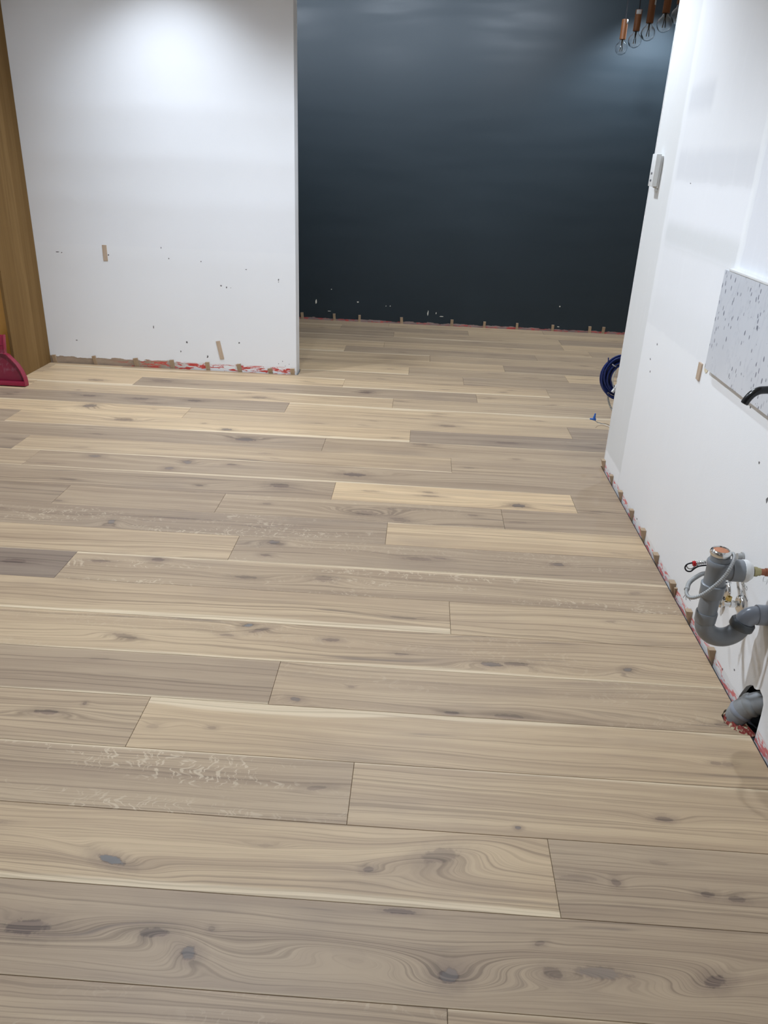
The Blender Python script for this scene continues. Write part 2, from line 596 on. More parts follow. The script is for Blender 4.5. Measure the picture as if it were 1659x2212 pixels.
# joints (x) in each row, and the tone of the boards from left to right
JT = {
    -2: ([-1.2, 0.75], [0.1, -0.1, 0.2]), -1: ([0.13], [-0.05, 0.0]), 0: ([-2.0], [0.1, -0.22]), 1: ([-1.75, 0.386], [0, 0.28, -0.22]), 2: ([-0.111], [-0.12, 0.2]),
    3: ([-0.748], [0.0, 0.28]), 4: ([-0.391], [-0.28, 0.02]), 5: ([-2.3], [0, 0.15]), 6: ([-2.0, 0.17], [0.1, 0.12, 0.08]),
    7: ([-1.34], [-0.8, -0.12]), 8: ([-0.723], [0.08, -0.30]), 9: ([-0.094], [-0.42, 0.34]),
    10: ([-1.648, -0.889, 0.437], [-0.42, -0.24, -0.22, -0.26]), 11: ([-2.4, -0.378, 0.803], [-0.1, -0.32, 0.78, -0.28]),
    12: ([-2.0], [-0.1, -0.26]), 13: ([-2.163, 0.215], [-0.45, 0.06, -0.16]), 14: ([-2.6, -0.508, 1.6], [0.0, -0.36, -0.12, 0.0]),
    15: ([-2.425, -0.019, 1.9], [-0.4, 0.42, -0.55, 0]), 16: ([-1.427, 0.962], [0.55, 0.2, -0.4]), 17: ([-2.9, -0.83, 1.3], [0.1, -0.42, 0.30, -0.15]),
    18: ([-2.632, -0.15, 1.8], [0.7, 0.3, 0.0, 0.1]), 19: ([-1.965, 0.425, 2.2], [0.75, -0.32, 0.15, 0]), 20: ([-2.7, -0.526, 0.95], [0.2, 0.55, 0.35, -0.1]),
    21: ([-2.2, 0.35], [0.5, 0.1, -0.2]), 22: ([-2.0, -0.063, 1.154], [0, 0.55, -0.1, 0.5]), 23: ([-1.6, 0.692, 2.3], [0, 0.25, -0.35, 0]),
    24: ([-1.9, 0.1, 1.9], [0, 0.25, 0.0, -0.3]), 25: ([-0.625, 1.0], [0.55, -0.25, -0.1]), 26: ([-2.1, -0.3, 1.5], [0, 0.3, 0.15, -0.2]),
    27: ([-1.3, 1.292], [0, -0.15, 0.45]), 28: ([-0.234, 1.305], [-0.3, 0.1, -0.4]), 29: ([-0.75, 0.467], [0.15, -0.25, 0.2]),
    30: ([-0.3, 1.2], [0.0, 0.25, -0.1])}
SAP = {(3, 1): (1.0, 1), (2, 1): (0.3, 1), (1, 1): (0.55, -1), (6, 1): (0.75, -1), (5, 1): (0.35, -1), (7, 1): (0.3, 1), (9, 1): (0.35, 1),
       (13, 1): (0.3, -1), (15, 1): (0.8, -1), (16, 0): (0.9, 1), (18, 1): (0.8, 1), (19, 0): (0.9, -1), (20, 1): (0.9, 1), (22, 1): (0.9, -1),
       (12, 1): (0.3, -1), (24, 1): (0.9, 1), (25, 0): (0.8, -1), (17, 2): (0.9, 1), (26, 1): (0.8, 1), (8, 0): (0.2, -1), (20, 2): (0.8, -1), (21, 1): (0.7, 1), (27, 1): (0.6, 1), (29, 0): (0.8, 1)}
FLK = {(2, 0): 1.0, (7, 1): 0.9, (9, 0): 0.8, (8, 1): 0.35, (5, 1): 0.25, (10, 2): 0.2, (-1, 0): 0.5, (4, 1): 0.25}
# (row, x, v across, half length, half width, tilt, darkness, grey filler, flow)
KN = [(1, -0.645, -0.042, 0.040, 0.014, 0.25, 0.9, 1.0, 1.0), (1, 0.120, 0.035, 0.050, 0.024, -0.25, 0.55, 0, 1.3), (1, -0.048, -0.018, 0.014, 0.009, 0, 0.8, 0, 1.1), (1, -0.30, 0.03, 0.02, 0.006, 0, 0.3, 0, 1.2),
      (0, -0.760, -0.005, 0.055, 0.020, 0, 0.85, 0, 1.0), (0, -0.49, 0.004, 0.036, 0.013, 0, 0.8, 0, 1.2), (0, -0.405, -0.036, 0.022, 0.017, 0.4, 0.9, 0.5, 1.0), (0, -0.37, 0.022, 0.009, 0.007, 0, 0.5, 0, 0.8),
      (0, -0.072, -0.012, 0.045, 0.016, 0.1, 0.12, 0, 1.6), (0, 0.135, -0.043, 0.026, 0.020, 0, 0.9, 0.3, 1.2), (0, 0.350, -0.020, 0.024, 0.014, 0, 0.7, 0, 1.3), (0, 0.450, -0.012, 0.065, 0.016, 0, 0.6, 0.25, 1.0), (0, 0.684, -0.012, 0.028, 0.015, -0.3, 0.85, 0, 1.2), (0, 0.33, 0.045, 0.014, 0.006, -0.3, 0.6, 0, 0.5),
      (0, 0.03, 0.098, 0.035, 0.007, 0, 0.9, 0, 0.3),
      (1, 0.528, -0.005, 0.012, 0.012, 0, 0.7, 0, 0.6), (1, 0.735, -0.020, 0.020, 0.009, 0, 0.75, 0, 0.7), (1, 0.800, -0.028, 0.022, 0.009, 0, 0.7, 0, 0.7), (1, 0.44, 0.0, 0.05, 0.01, 0, 0.4, 0, 0.4),
      (2, 0.696, -0.020, 0.022, 0.010, 0, 0.8, 0, 1.1), (2, 0.316, -0.082, 0.009, 0.006, 0, 0.85, 0.4, 0.5), (3, 0.90, -0.02, 0.018, 0.008, 0, 0.6, 0, 0.8),
      (5, -0.540, 0.088, 0.024, 0.011, -0.3, 0.9, 1.0, 0.9), (5, -0.495, 0.062, 0.040, 0.012, -0.5, 0.65, 0, 0.7), (5, -0.242, 0.030, 0.032, 0.011, 0, 0.8, 0, 0.8), (5, -0.937, -0.024, 0.045, 0.012, 0.15, 0.6, 0, 0.8), (5, -0.60, 0.02, 0.03, 0.008, 0, 0.6, 0, 0.6), (5, 0.300, -0.055, 0.042, 0.014, 0, 0.85, 0.25, 1.0), (5, 0.38, -0.045, 0.05, 0.012, 0, 0.7, 0, 0.8), (5, 0.750, -0.036, 0.020, 0.012, -0.4, 0.8, 0.4, 0.8), (5, 0.0, -0.03, 0.03, 0.008, 0, 0.6, 0, 0.6),
      (3, -1.023, 0.012, 0.040, 0.012, 0, 0.8, 0, 1.3), (3, -0.93, 0.06, 0.008, 0.008, 0, 0.7, 0, 0.4), (3, -0.70, -0.02, 0.02, 0.011, 0, 0.3, 0, 1.0), (3, -0.53, -0.01, 0.014, 0.007, 0, 0.5, 0, 0.8),
      (4, -0.311, -0.078, 0.022, 0.011, 0.2, 0.75, 0.4, 0.7), (4, 0.334, -0.095, 0.05, 0.011, 0, 0.55, 0, 0.5), (4, 0.161, -0.096, 0.028, 0.009, 0, 0.75, 0, 0.5), (4, -0.15, 0.0, 0.012, 0.006, 0, 0.5, 0, 1.0),
      (12, -0.296, 0.004, 0.070, 0.026, 0, 0.9, 0.15, 1.0), (11, -0.648, 0.025, 0.060, 0.028, 0, 0.8, 0, 1.0), (11, -1.038, -0.03, 0.025, 0.010, 0, 0.8, 0, 0.6), (8, -0.569, 0.072, 0.034, 0.018, 0, 0.9, 0.35, 0.9), (8, -0.58, -0.05, 0.025, 0.012, 0, 0.8, 0, 0.6),
      (9, -1.307, -0.045, 0.020, 0.026, 0, 0.8, 0.5, 0.9), (9, -1.05, 0.03, 0.12, 0.008, 0, 0.5, 0, 0.5), (9, -0.55, 0.0, 0.15, 0.010, 0, 0.55, 0, 0.5), (7, -0.999, 0.080, 0.030, 0.018, 0, 0.85, 0, 0.8), (7, -1.22, 0.04, 0.05, 0.012, 0, 0.7, 0, 0.6), (7, -1.55, 0.0, 0.06, 0.02, 0, 0.8, 0, 0.8), (7, -0.317, 0.005, 0.045, 0.024, 0, 0.55, 0, 0.8), (7, -0.62, -0.02, 0.05, 0.014, 0, 0.6, 0, 0.6),
      (16, -2.056, 0.040, 0.05, 0.035, -0.6, 0.8, 0.2, 0.7), (14, -0.962, 0.008, 0.065, 0.030, 0, 0.9, 0.3, 1.0), (15, -1.106, -0.055, 0.035, 0.018, 0, 0.9, 0.3, 0.8), (15, -1.75, 0.02, 0.07, 0.02, 0, 0.75, 0, 0.8), (12, -1.687, 0.066, 0.040, 0.020, 0, 0.8, 0.3, 0.6), (12, -1.185, 0.050, 0.030, 0.022, 0.4, 0.8, 0.4, 0.6), (12, -1.25, -0.05, 0.03, 0.02, 0, 0.85, 0.3, 0.6), (12, -0.95, 0.05, 0.03, 0.012, 0, 0.8, 0, 0.6),
      (10, -0.20, -0.020, 0.060, 0.026, 0, 0.7, 0, 1.0), (10, -0.04, -0.075, 0.05, 0.022, 0.2, 0.5, 0, 0.9), (8, 0.628, 0.018, 0.030, 0.012, 0, 0.85, 0.3, 0.6), (8, 0.05, -0.005, 0.07, 0.014, 0, 0.6, 0, 0.6), (11, 0.525, -0.060, 0.040, 0.022, 0, 0.9, 0.2, 0.8), (11, 0.10, 0.0, 0.05, 0.010, 0, 0.6, 0, 0.6), (11, -0.2, 0.02, 0.05, 0.010, 0, 0.5, 0, 0.6), (10, 0.30, 0.02, 0.03, 0.01, 0, 0.6, 0, 0.8),
      (17, -2.15, 0.03, 0.06, 0.020, 0, 0.85, 0, 0.6), (17, -1.80, 0.02, 0.07, 0.020, 0, 0.85, 0, 0.6), (17, -1.45, 0.04, 0.06, 0.022, 0, 0.85, 0, 0.6), (17, -1.70, -0.06, 0.07, 0.020, 0, 0.6, 0, 0.6), (19, -2.25, -0.035, 0.06, 0.02, 0, 0.7, 0, 0.6), (19, -1.80, 0.03, 0.10, 0.03, 0, 0.7, 0, 0.6), (19, -0.349, 0.0, 0.05, 0.026, 0, 0.85, 0, 0.8), (16, 0.204, 0.010, 0.06, 0.020, 0, 0.7, 0, 0.6), (18, -1.05, -0.03, 0.06, 0.03, 0, 0.6, 0, 0.8), (15, 0.55, -0.03, 0.08, 0.02, 0, 0.6, 0, 0.6), (14, 0.05, 0.08, 0.06, 0.02, 0, 0.6, 0, 0.7)]

rk = random.Random(5)
HOLE_C, HOLE_R = (1.050, 1.948), 0.064
seed = 0
for row in range(-17, 31):
    ya = Y0 + row * BW + GAP
    yb = Y0 + (row + 1) * BW - GAP
    yb = min(yb, YB - 0.006)
    ya = max(ya, YN + 0.01)
    if yb - ya < 0.02:
        continue
    joints, tones = JT.get(row, (sorted(rk.uniform(-2.9, 0.7) for _ in range(2)), [rk.uniform(-0.3, 0.3) for _ in range(3)]))
    xe = XR - 0.0125 if row < 14 else XE - 0.01
    xs = XW + 0.01
    cuts = [xs] + [j for j in joints if xs + 0.1 < j < xe - 0.05] + [xe]
    cy = Y0 + (row + 0.5) * BW
    for k in range(len(cuts) - 1):
        a, e = cuts[k] + GAP, cuts[k + 1] - GAP
        cx = (a + e) / 2
        seed += 1
        tone = tones[min(k, len(tones) - 1)]
        sap, side = SAP.get((row, k), (0.6 * rk.choice((0, 0, 0.35)), rk.choice((-1, 1))))
        fl = FLK.get((row, k), 0.0)
        kn = []
        for (r_, x, v, su, sv, an, dk, cr, fs) in KN:
            if r_ == row and a < x < e:
                kn.append((x - cx, v, su * 1.15, sv * 1.18, an, min(1.0, dk * 1.12), cr, fs * rk.choice((-1, 1))))
        extra = 3 if row > 12 else (1 if row > 0 else 0)
        for _ in range(extra):
            kn.append((rk.uniform(a, e) - cx, rk.uniform(-0.085, 0.085), rk.uniform(0.02, 0.07), rk.uniform(0.006, 0.014), rk.uniform(-0.2, 0.2), rk.uniform(0.35, 0.75), 0, rk.uniform(-0.9, 0.9)))
        mat = oak_material(rk.uniform(0, 9.0), tone, sap, side, fl, rk.uniform(0.05, 0.13), kn)
        out = [(a, ya), (e, ya), (e, yb), (a, yb)]
        if row == 4 and k == len(cuts) - 2:      # scalloped cut-out around the waste pipe
            th = [math.acos(min(1, (e - HOLE_C[0]) / HOLE_R))]
            t0 = math.acos((e - HOLE_C[0]) / HOLE_R)
            arc = []
            for q in range(17):
                t = t0 + (2 * math.pi - 2 * t0) * q / 16
                rr = HOLE_R * (1 + 0.035 * math.sin(q * 2.3))
                x, y = HOLE_C[0] + rr * math.cos(t), HOLE_C[1] + rr * math.sin(t)
                if q in (0, 16):
                    x = e
                arc.append((x, y))
            out = [(a, ya), (e, ya)] + arc[::-1] + [(e, yb), (a, yb)]
        if row == 21:                             # boards trimmed round the end of the partition
            ycut = YL - 0.011
            if e < XL + 0.012:
                out = [(a, ya), (e, ya), (e, ycut), (a, ycut)]
            elif a < XL + 0.012:
                out = [(a, ya), (e, ya), (e, yb), (XL + 0.012, yb), (XL + 0.012, ycut), (a, ycut)]
        board_mesh('plank', out, mat, cx, cy)

# ------------------------------------------------------------------ walls and ceiling
wl = box('wall_left', (XW, XL, YL, YL + 0.15, -0.0145, CEIL), WL_m)
tag(wl, 'white plaster partition wall on the left, stopping short beside the dark wall', 'wall', kind='structure')
wb = box('wall_back', (XW, XE, YB, YB + 0.1, -0.0145, CEIL), WB_m)
tag(wb, 'inky blue-black painted wall at the far end', 'wall', kind='structure')

# right wall: plasterboard face with a broken hole at the floor for the waste pipe
hole = [(1.8780, -0.0145), (1.8795, 0.030), (1.8810, 0.075), (1.8850, 0.112), (1.900, 0.130), (1.925, 0.135), (1.943, 0.122), (1.957, 0.116),
        (1.968, 0.119), (1.985, 0.108), (2.004, 0.088), (2.020, 0.055), (2.030, 0.030), (2.034, -0.0145)]
bm = bmesh.new()
zb_ = -0.0145
top_v = [bm.verts.new((XR, y, CEIL)) for y, z in hole]
low_v = [bm.verts.new((XR, y, z)) for y, z in hole]
va, vb_ = bm.verts.new((XR, YN, zb_)), bm.verts.new((XR, YN, CEIL))
vc, vd = bm.verts.new((XR, YE, zb_)), bm.verts.new((XR, YE, CEIL))
bm.faces.new((va, low_v[0], top_v[0], vb_))
bm.faces.new((low_v[-1], vc, vd, top_v[-1]))
for i in range(len(hole) - 1):
    bm.faces.new((low_v[i], low_v[i + 1], top_v[i + 1], top_v[i]))
ext = bmesh.ops.extrude_face_region(bm, geom=list(bm.faces), use_keep_orig=True)
for g_ in ext['geom']:
    if isinstance(g_, bmesh.types.BMVert):
        g_.co.x += 0.013
wr = from_bm('wall_right', bm, WR_m)
tag(wr, 'white patched plaster wall on the right with bare skim coat', 'wall', kind='structure')
box('cavity_back', (XR + 0.10, XR + 0.11, YN, YE - 0.013, -0.0145, CEIL), simple('dark_cavity_shade', (0.05, 0.045, 0.04), 0.9, var=0.3), wr)  # back board coloured near black, the cavity's shade put into its paint
wh = box('wall_hall', (XR + 0.013, XE, YE - 0.013, YE, -0.0145, CEIL), PLAIN)
tag(wh, 'white wall face round the corner from the patched wall', 'wall', kind='structure')
bead = box('trim_1', (XR - 0.0022, XR + 0.004, YE - 0.004, YE + 0.0022, 0.0, CEIL), simple('bright_corner_bead', (0.9, 0.9, 0.9), 0.4, var=0.02), bevel=0.0012)
tag(bead, 'thin white corner bead on the edge of the right wall', 'trim', kind='structure')
tag(box('wall_east', (XE, XE + 0.1, YE - 0.013, YB, -0.0145, CEIL), PLAIN), 'plain white end wall of the hall', 'wall', kind='structure')
tag(box('wall_west', (XW - 0.1, XW, YN, YB, -0.0145, CEIL), PLAIN), 'plain white side wall of the kitchen', 'wall', kind='structure')
tag(box('wall_near', (XW, XR + 0.11, YN - 0.1, YN, -0.0145, CEIL), PLAIN), 'plain white wall facing the dark wall', 'wall', kind='structure')
tag(box('ceiling', (XW, XE, YN, YB, CEIL, CEIL + 0.1), CEILM), 'plain white ceiling', 'ceiling', kind='structure')


# small chips, screw holes and scuffs in the plaster: too small to pick apart
def chips(name, spots, mat, parent, plane):
    bm = bmesh.new()
    rr = random.Random(len(spots) * 7 + 1)
    for (a, z, sa, sz) in spots:
        nv = rr.randint(6, 9)
        pts = []
        for q in range(nv):
            t = 2 * math.pi * q / nv
            k = rr.uniform(0.6, 1.25)
            pts.append((a + sa * k * math.cos(t), z + sz * k * math.sin(t)))
        if plane[0] == 'Y':
            prism(bm, pts, plane[1] - 0.0006, plane[1] + 0.001, axis='Y')
        else:
            prism(bm, pts, plane[1] - 0.0006, plane[1] + 0.001, axis='X')
    o = from_bm(name, bm, mat, parent)
    o['kind'] = 'stuff'
    return o


DKCHIP = simple('dark_plaster_chip', (0.16, 0.15, 0.15), 0.9, var=0.5, scale=200.0)
LTCHIP = simple('pale_plaster_chip', (0.75, 0.72, 0.62), 0.9, var=0.2, scale=200.0)

# ------------------------------------------------------------------ shared materials
PLYM, n, b = material('wedge_timber', (0.45, 0.33, 0.22), 0.65, 0, 0.3)
co = n.coord()
s = n.sep(co)
oi = n.new('ShaderNodeObjectInfo')
ly = n.noise(n.xyz(n.m('MULTIPLY', s[0], 260.0), n.m('MULTIPLY', s[1], 30.0), n.m('MULTIPLY', s[2], 22.0)), 1.0, 2.0)
c = n.mix(ly, (0.36, 0.25, 0.16), (0.60, 0.46, 0.31))
c = n.mix(n.m('MULTIPLY', oi.outputs['Random'], 0.45), c, (0.28, 0.20, 0.13))
n.put(b.inputs['Base Color'], c)
PVC = simple('grey_pvc_plastic', (0.225, 0.240, 0.255), 0.34, var=0.06, scale=25)
PVC2 = simple('blue_grey_pvc_plastic', (0.275, 0.300, 0.345), 0.28, var=0.05, scale=25)
PVCD = simple('dark_grey_pvc_plastic', (0.085, 0.098, 0.110), 0.36, var=0.06, scale=25)
CHROME = simple('polished_chrome', (0.72, 0.72, 0.71), 0.14, 1.0, var=0.04)
BRASS = simple('yellow_brass', (0.62, 0.46, 0.16), 0.28, 1.0, var=0.1)
BRASSD = simple('dull_brass', (0.40, 0.36, 0.20), 0.35, 1.0, var=0.15)
COPPER = simple('old_copper', (0.33, 0.13, 0.075), 0.42, 0.8, var=0.2)
WHITEP = simple('white_plastic', (0.74, 0.74, 0.72), 0.4, var=0.03)
GREYP = simple('grey_conduit_plastic', (0.36, 0.36, 0.35), 0.35, var=0.05)
BLACKP = simple('black_rubber', (0.012, 0.012, 0.018), 0.4, var=0.1)
REDP = simple('red_plastic', (0.50, 0.008, 0.014), 0.4, var=0.1)


def place_text_mesh(body, size, loc, name, mat, parent, slant=0.0, tilt=0.0):
    """handwriting on the right wall: reads from the room side"""
    cu = bpy.data.curves.new(name, 'FONT')
    cu.body = body
    cu.size = size
    cu.extrude = 0.0002
    cu.shear = slant
    cu.space_character = 1.05
    cu.offset = -size * 0.022
    o = bpy.data.objects.new(name, cu)
    COL.objects.link(o)
    bpy.context.view_layer.update()
    me = bpy.data.meshes.new_from_object(o.evaluated_get(bpy.context.evaluated_depsgraph_get()))
    bpy.data.objects.remove(o)
    bpy.data.curves.remove(cu)
    t = link(name, me, None, parent)
    me.materials.clear()
    me.materials.append(mat)
    # text x -> -Y, text y -> +Z, normal -> -X
    base = Matrix(((0, 0, -1), (-1, 0, 0), (0, 1, 0)))
    t.matrix_world = Matrix.Translation(loc) @ base.to_4x4() @ Matrix.Rotation(tilt, 4, 'Z')
    return t


# ------------------------------------------------------------------ tall timber cabinet on the left
VEN, n, b = material('oak_veneer', (0.4, 0.25, 0.1), 0.7, 0, 0.04)
co = n.coord()
s = n.sep(co)
strip = n.new('ShaderNodeTexVoronoi', voronoi_dimensions='1D', feature='F1')
n.put(strip.inputs['W'], n.m('MULTIPLY', n.m('ADD', s[1], s[0]), 16.0))
strip.inputs['Scale'].default_value = 1.0
sc_ = n.sep(strip.outputs['Color'])
gr = n.noise(n.xyz(n.m('MULTIPLY', s[0], 60.0), n.m('MULTIPLY', s[1], 60.0), n.m('MULTIPLY', s[2], 2.2)), 1.0, 3.0)
gr2 = n.noise(n.xyz(n.m('MULTIPLY', s[0], 260.0), n.m('MULTIPLY', s[1], 260.0), n.m('MULTIPLY', s[2], 9.0)), 1.0, 2.0)
c = n.mix(sc_[0], (0.180, 0.105, 0.040), (0.245, 0.150, 0.062))
c = n.mix(n.m('MULTIPLY', n.ss(gr, 0.45, 0.7), 0.4), c, (0.145, 0.084, 0.034))
c = n.mix(n.m('MULTIPLY', n.ss(gr2, 0.5, 0.75), 0.25), c, (0.15, 0.08, 0.03))
n.put(b.inputs['Base Color'], c)
VEN2 = simple('orange_oak_veneer', (0.36, 0.175, 0.025), 0.4, var=0.15, scale=6.0)
cab = empty('tall_cabinet', (-3.05, 5.44, 0))
tag(cab, 'tall oak veneer cabinet standing against the left white wall', 'cabinet')
for nm, bx, mt in (('side_panel', (-2.776, -2.757, 5.172, YL - 0.002, 0.0005, 2.55), VEN),
                   ('side_panel', (-3.44, -3.421, 5.172, YL - 0.002, 0.0005, 2.55), VEN),
                   ('door', (-3.42, -2.777, 5.182, 5.202, 0.07, 2.54), VEN2),
                   ('plinth', (-3.42, -2.777, 5.222, 5.240, 0.0005, 0.07), VEN2),
                   ('top_panel', (-3.42, -2.777, 5.203, YL - 0.002, 2.53, 2.55), VEN)):
    keep(box(nm, bx, mt, bevel=0.0008, seg=1), cab)

# ------------------------------------------------------------------ red dustpan propped on the cabinet front
DP, n, b = material('magenta_red_plastic', (0.30, 0.012, 0.045), 0.34, 0, 0.5)
co = n.coord()
s = n.sep(co)
dn = n.noise(co, 26.0, 4.0, 0.6)
dusty = n.m('MULTIPLY', n.ss(dn, 0.5, 0.7), n.rect(s[0], s[2], -0.11, 0.11, 0.08, 0.22, 0.05))
c = n.mix(n.noise(co, 3.0), (0.215, 0.005, 0.028), (0.280, 0.009, 0.040))
c = n.mix(n.m('MULTIPLY', dusty, 0.28), c, (0.42, 0.33, 0.38))
n.put(b.inputs['Base Color'], c)
DPX = -2.812
dp = empty('dustpan', (DPX, 5.06, 0))
tag(dp, 'magenta red plastic dustpan propped upright on its lip against the cabinet', 'dustpan')
LEAN = math.radians(-9)
half = [(0.184, 0.0), (0.184, 0.018), (0.178, 0.055), (0.160, 0.098), (0.132, 0.142), (0.103, 0.172), (0.083, 0.190), (0.068, 0.206), (0.046, 0.212)]
outline = half + [(-x, z) for x, z in half[::-1]]


def lean_obj(o):
    o.parent = dp
    o.rotation_euler = (LEAN, 0, 0)
    return o


bm = bmesh.new()                      # back sheet of the pan
prism(bm, outline, 0.0, 0.003, axis='Y')
lean_obj(from_bm('pan', bm, DP))
bm = bmesh.new()                      # raised wall round the pan, open along the lip
rim_o, rim_i = half[:], []
ptsA = [(x, z) for x, z in outline]
for i, (x, z) in enumerate(ptsA):
    p0 = Vector(ptsA[max(i - 1, 0)])
    p1 = Vector(ptsA[min(i + 1, len(ptsA) - 1)])
    d = (p1 - p0).normalized()
    nrm = Vector((-d.y, d.x))
    rim_i.append((x + nrm.x * 0.004, z + nrm.y * 0.004))
A = [[bm.verts.new((x, yy, max(z, 0))) for x, z in pts] for pts in (ptsA, rim_i) for yy in (0.0025, -0.048)]
for i in range(len(ptsA) - 1):
    for (q, w_) in ((0, 1), (1, 3), (3, 2), (2, 0)):
        bm.faces.new((A[q][i], A[q][i + 1], A[w_][i + 1], A[w_][i]))
for i in (0, -1):
    bm.faces.new((A[0][i], A[1][i], A[3][i], A[2][i]))
lean_obj(from_bm('rim', bm, DP, smooth=True))
lean_obj(box('lip', (-0.181, 0.181, -0.050, -0.004, 0.0, 0.004), DP, bevel=0.001))
lean_obj(box('lip_ramp', (-0.179, 0.179, -0.050, -0.046, 0.003, 0.030), DP, bevel=0.001))
hd = lean_obj(box('handle', (-0.046, 0.046, -0.020, 0.002, 0.205, 0.330), DP, bevel=0.004))
o = box('handle_rib', (-0.050, -0.044, -0.026, 0.004, 0.205, 0.332), DP, bevel=0.0015)
lean_obj(o)
o = box('handle_rib', (0.044, 0.050, -0.026, 0.004, 0.205, 0.332), DP, bevel=0.0015)
lean_obj(o)
lean_obj(box('handle_rib', (-0.044, 0.044, -0.025, -0.019, 0.262, 0.267), DP, bevel=0.001))


# ------------------------------------------------------------------ timber wedges along the walls
def wedge_mesh(name, width, top, thick, tip=-0.012):
    """local: wall plane at y=0, room towards -y, along the wall x"""
    bm = bmesh.new()
    hw = width / 2
    tipt = 0.0035
    pts = [(0, tip), (-tipt, tip), (-thick, top), (0, top)]
    lo = [bm.verts.new((-hw, y, z)) for y, z in pts]
    hi = [bm.verts.new((hw, y, z)) for y, z in pts]
    bm.faces.new(lo)
    bm.faces.new(hi[::-1])
    for i in range(4):
        bm.faces.new((lo[i], hi[i], hi[(i + 1) % 4], lo[(i + 1) % 4]))
    bmesh.ops.recalc_face_normals(bm, faces=bm.faces)
    bmesh.ops.bevel(bm, geom=list(bm.edges), offset=0.0006, segments=1, affect='EDGES')
    me = bpy.data.meshes.new(name)
    bm.to_mesh(me)
    bm.free()
    me.materials.append(PLYM)
    return me


WM = [wedge_mesh('wedge', 0.030, 0.064, 0.020), wedge_mesh('wedge', 0.030, 0.044, 0.019), wedge_mesh('wedge', 0.028, 0.048, 0.022)]
rw = random.Random(3)
ORD = ['first', 'second', 'third', 'fourth', 'fifth', 'sixth', 'seventh', 'eighth', 'ninth', 'tenth']


def put_wedge(me, loc, rz, rx, ry, label, group):
    o = bpy.data.objects.new('spacer_wedge', me)
    COL.objects.link(o)
    o.location = loc
    o.rotation_euler = (rx, ry, rz)
    tag(o, label, 'wedge', group)
    return o


lx = [-2.722, -2.412, -2.098, -1.827, -1.561, -1.320, -1.089, -0.924]
lh = [0.92, 1.04, 1.02, 1.02, 0.97, 0.95, 0.62, 0.72]
for i, x in enumerate(lx):
    lab = ('wooden spacer wedge under the white partition, ' +
           ('beside the cabinet corner' if i == 0 else 'at the end corner by the dark wall' if i == 7 else ORD[i] + ' counting from the cabinet'))
    o = put_wedge(WM[0], (x, YL - 0.0005, 0), rw.uniform(-0.06, 0.06) * 0, 0, rw.uniform(-0.16, -0.04), lab, 'wedges along the white partition')
    o.scale = (rw.uniform(0.85, 1.1), rw.uniform(0.8, 1.0), lh[i])
ry_ = [4.066, 3.860, 3.645, 3.412, 3.192, 2.972, 2.728, 2.515, 2.262]
for i, y in enumerate(ry_):
    lab = ('wooden spacer wedge under the patched right wall, ' +
           ('at its far corner by the hall' if i == 0 else 'nearest the waste pipe hole' if i == 8 else ORD[i] + ' counting from its far corner'))
    o = put_wedge(WM[2], (XR - 0.0005, y, 0), -math.pi / 2, 0, rw.uniform(-0.05, 0.05), lab, 'wedges along the patched wall')
    o.scale = (rw.uniform(0.8, 1.1), rw.uniform(0.85, 1.1), rw.uniform(0.8, 1.0))
o = put_wedge(WM[2], (XR - 0.0005, 2.700, 0), -math.pi / 2, 0, 0.22, 'thin dark wooden wedge leaning close behind the seventh wedge on the right wall', 'wedges along the patched wall')
o.scale = (0.30, 0.55, 0.75)
bx_ = [-1.166, -0.846, -0.598, -0.178, 0.316, 0.636, 0.958, 1.308, 1.671, 1.801]
for i, x in enumerate(bx_):
    lab = ('wooden spacer wedge under the blue-black wall, ' +
           ('beside the partition end' if i == 0 else 'last on the right' if i == 9 else ORD[i] + ' from the left'))
    o = put_wedge(WM[0], (x, YB - 0.0005, 0), 0, 0, rw.uniform(-0.08, 0.02), lab, 'wedges along the dark wall')
    o.scale = (rw.uniform(0.75, 0.95), 0.9, rw.uniform(0.95, 1.1))


# ------------------------------------------------------------------ flat timber packers stuck in the walls
def packer(name, w_, h_, t_, loc, rot, label):
    bm = bmesh.new()
    bm_box(bm, -w_ / 2, w_ / 2, -t_, 0.003, -h_ / 2, h_ / 2)
    bmesh.ops.bevel(bm, geom=list(bm.edges), offset=0.0008, segments=1, affect='EDGES')
    o = from_bm(name, bm, PLYM2, loc=loc)
    o.rotation_euler = rot
    tag(o, label, 'timber strip', 'timber packers on the walls')
    return o


PLYM2, n, b = material('pale_packer_timber', (0.5, 0.4, 0.3), 0.6, 0, 0.3)
co = n.coord()
s = n.sep(co)
ly = n.noise(n.xyz(n.m('MULTIPLY', s[0], 90.0), n.m('MULTIPLY', s[1], 90.0), n.m('MULTIPLY', s[2], 10.0)), 1.0, 3.0)
n.put(b.inputs['Base Color'], n.mix(ly, (0.40, 0.29, 0.20), (0.56, 0.44, 0.33)))
packer('timber_packer', 0.032, 0.108, 0.003, (-2.256, YL, 0.808), (0, 0, 0), 'upright timber packer let into the white partition at waist height')
packer('timber_packer', 0.030, 0.135, 0.006, (-1.464, YL, 0.156), (0, math.radians(-11), 0), 'tilted timber packer low on the white partition above the wedges')
packer('timber_packer', 0.034, 0.064, 0.006, (XR, 2.934, 0.827), (0, math.radians(0), -math.pi / 2), 'timber packer on the right wall below the marble corner')

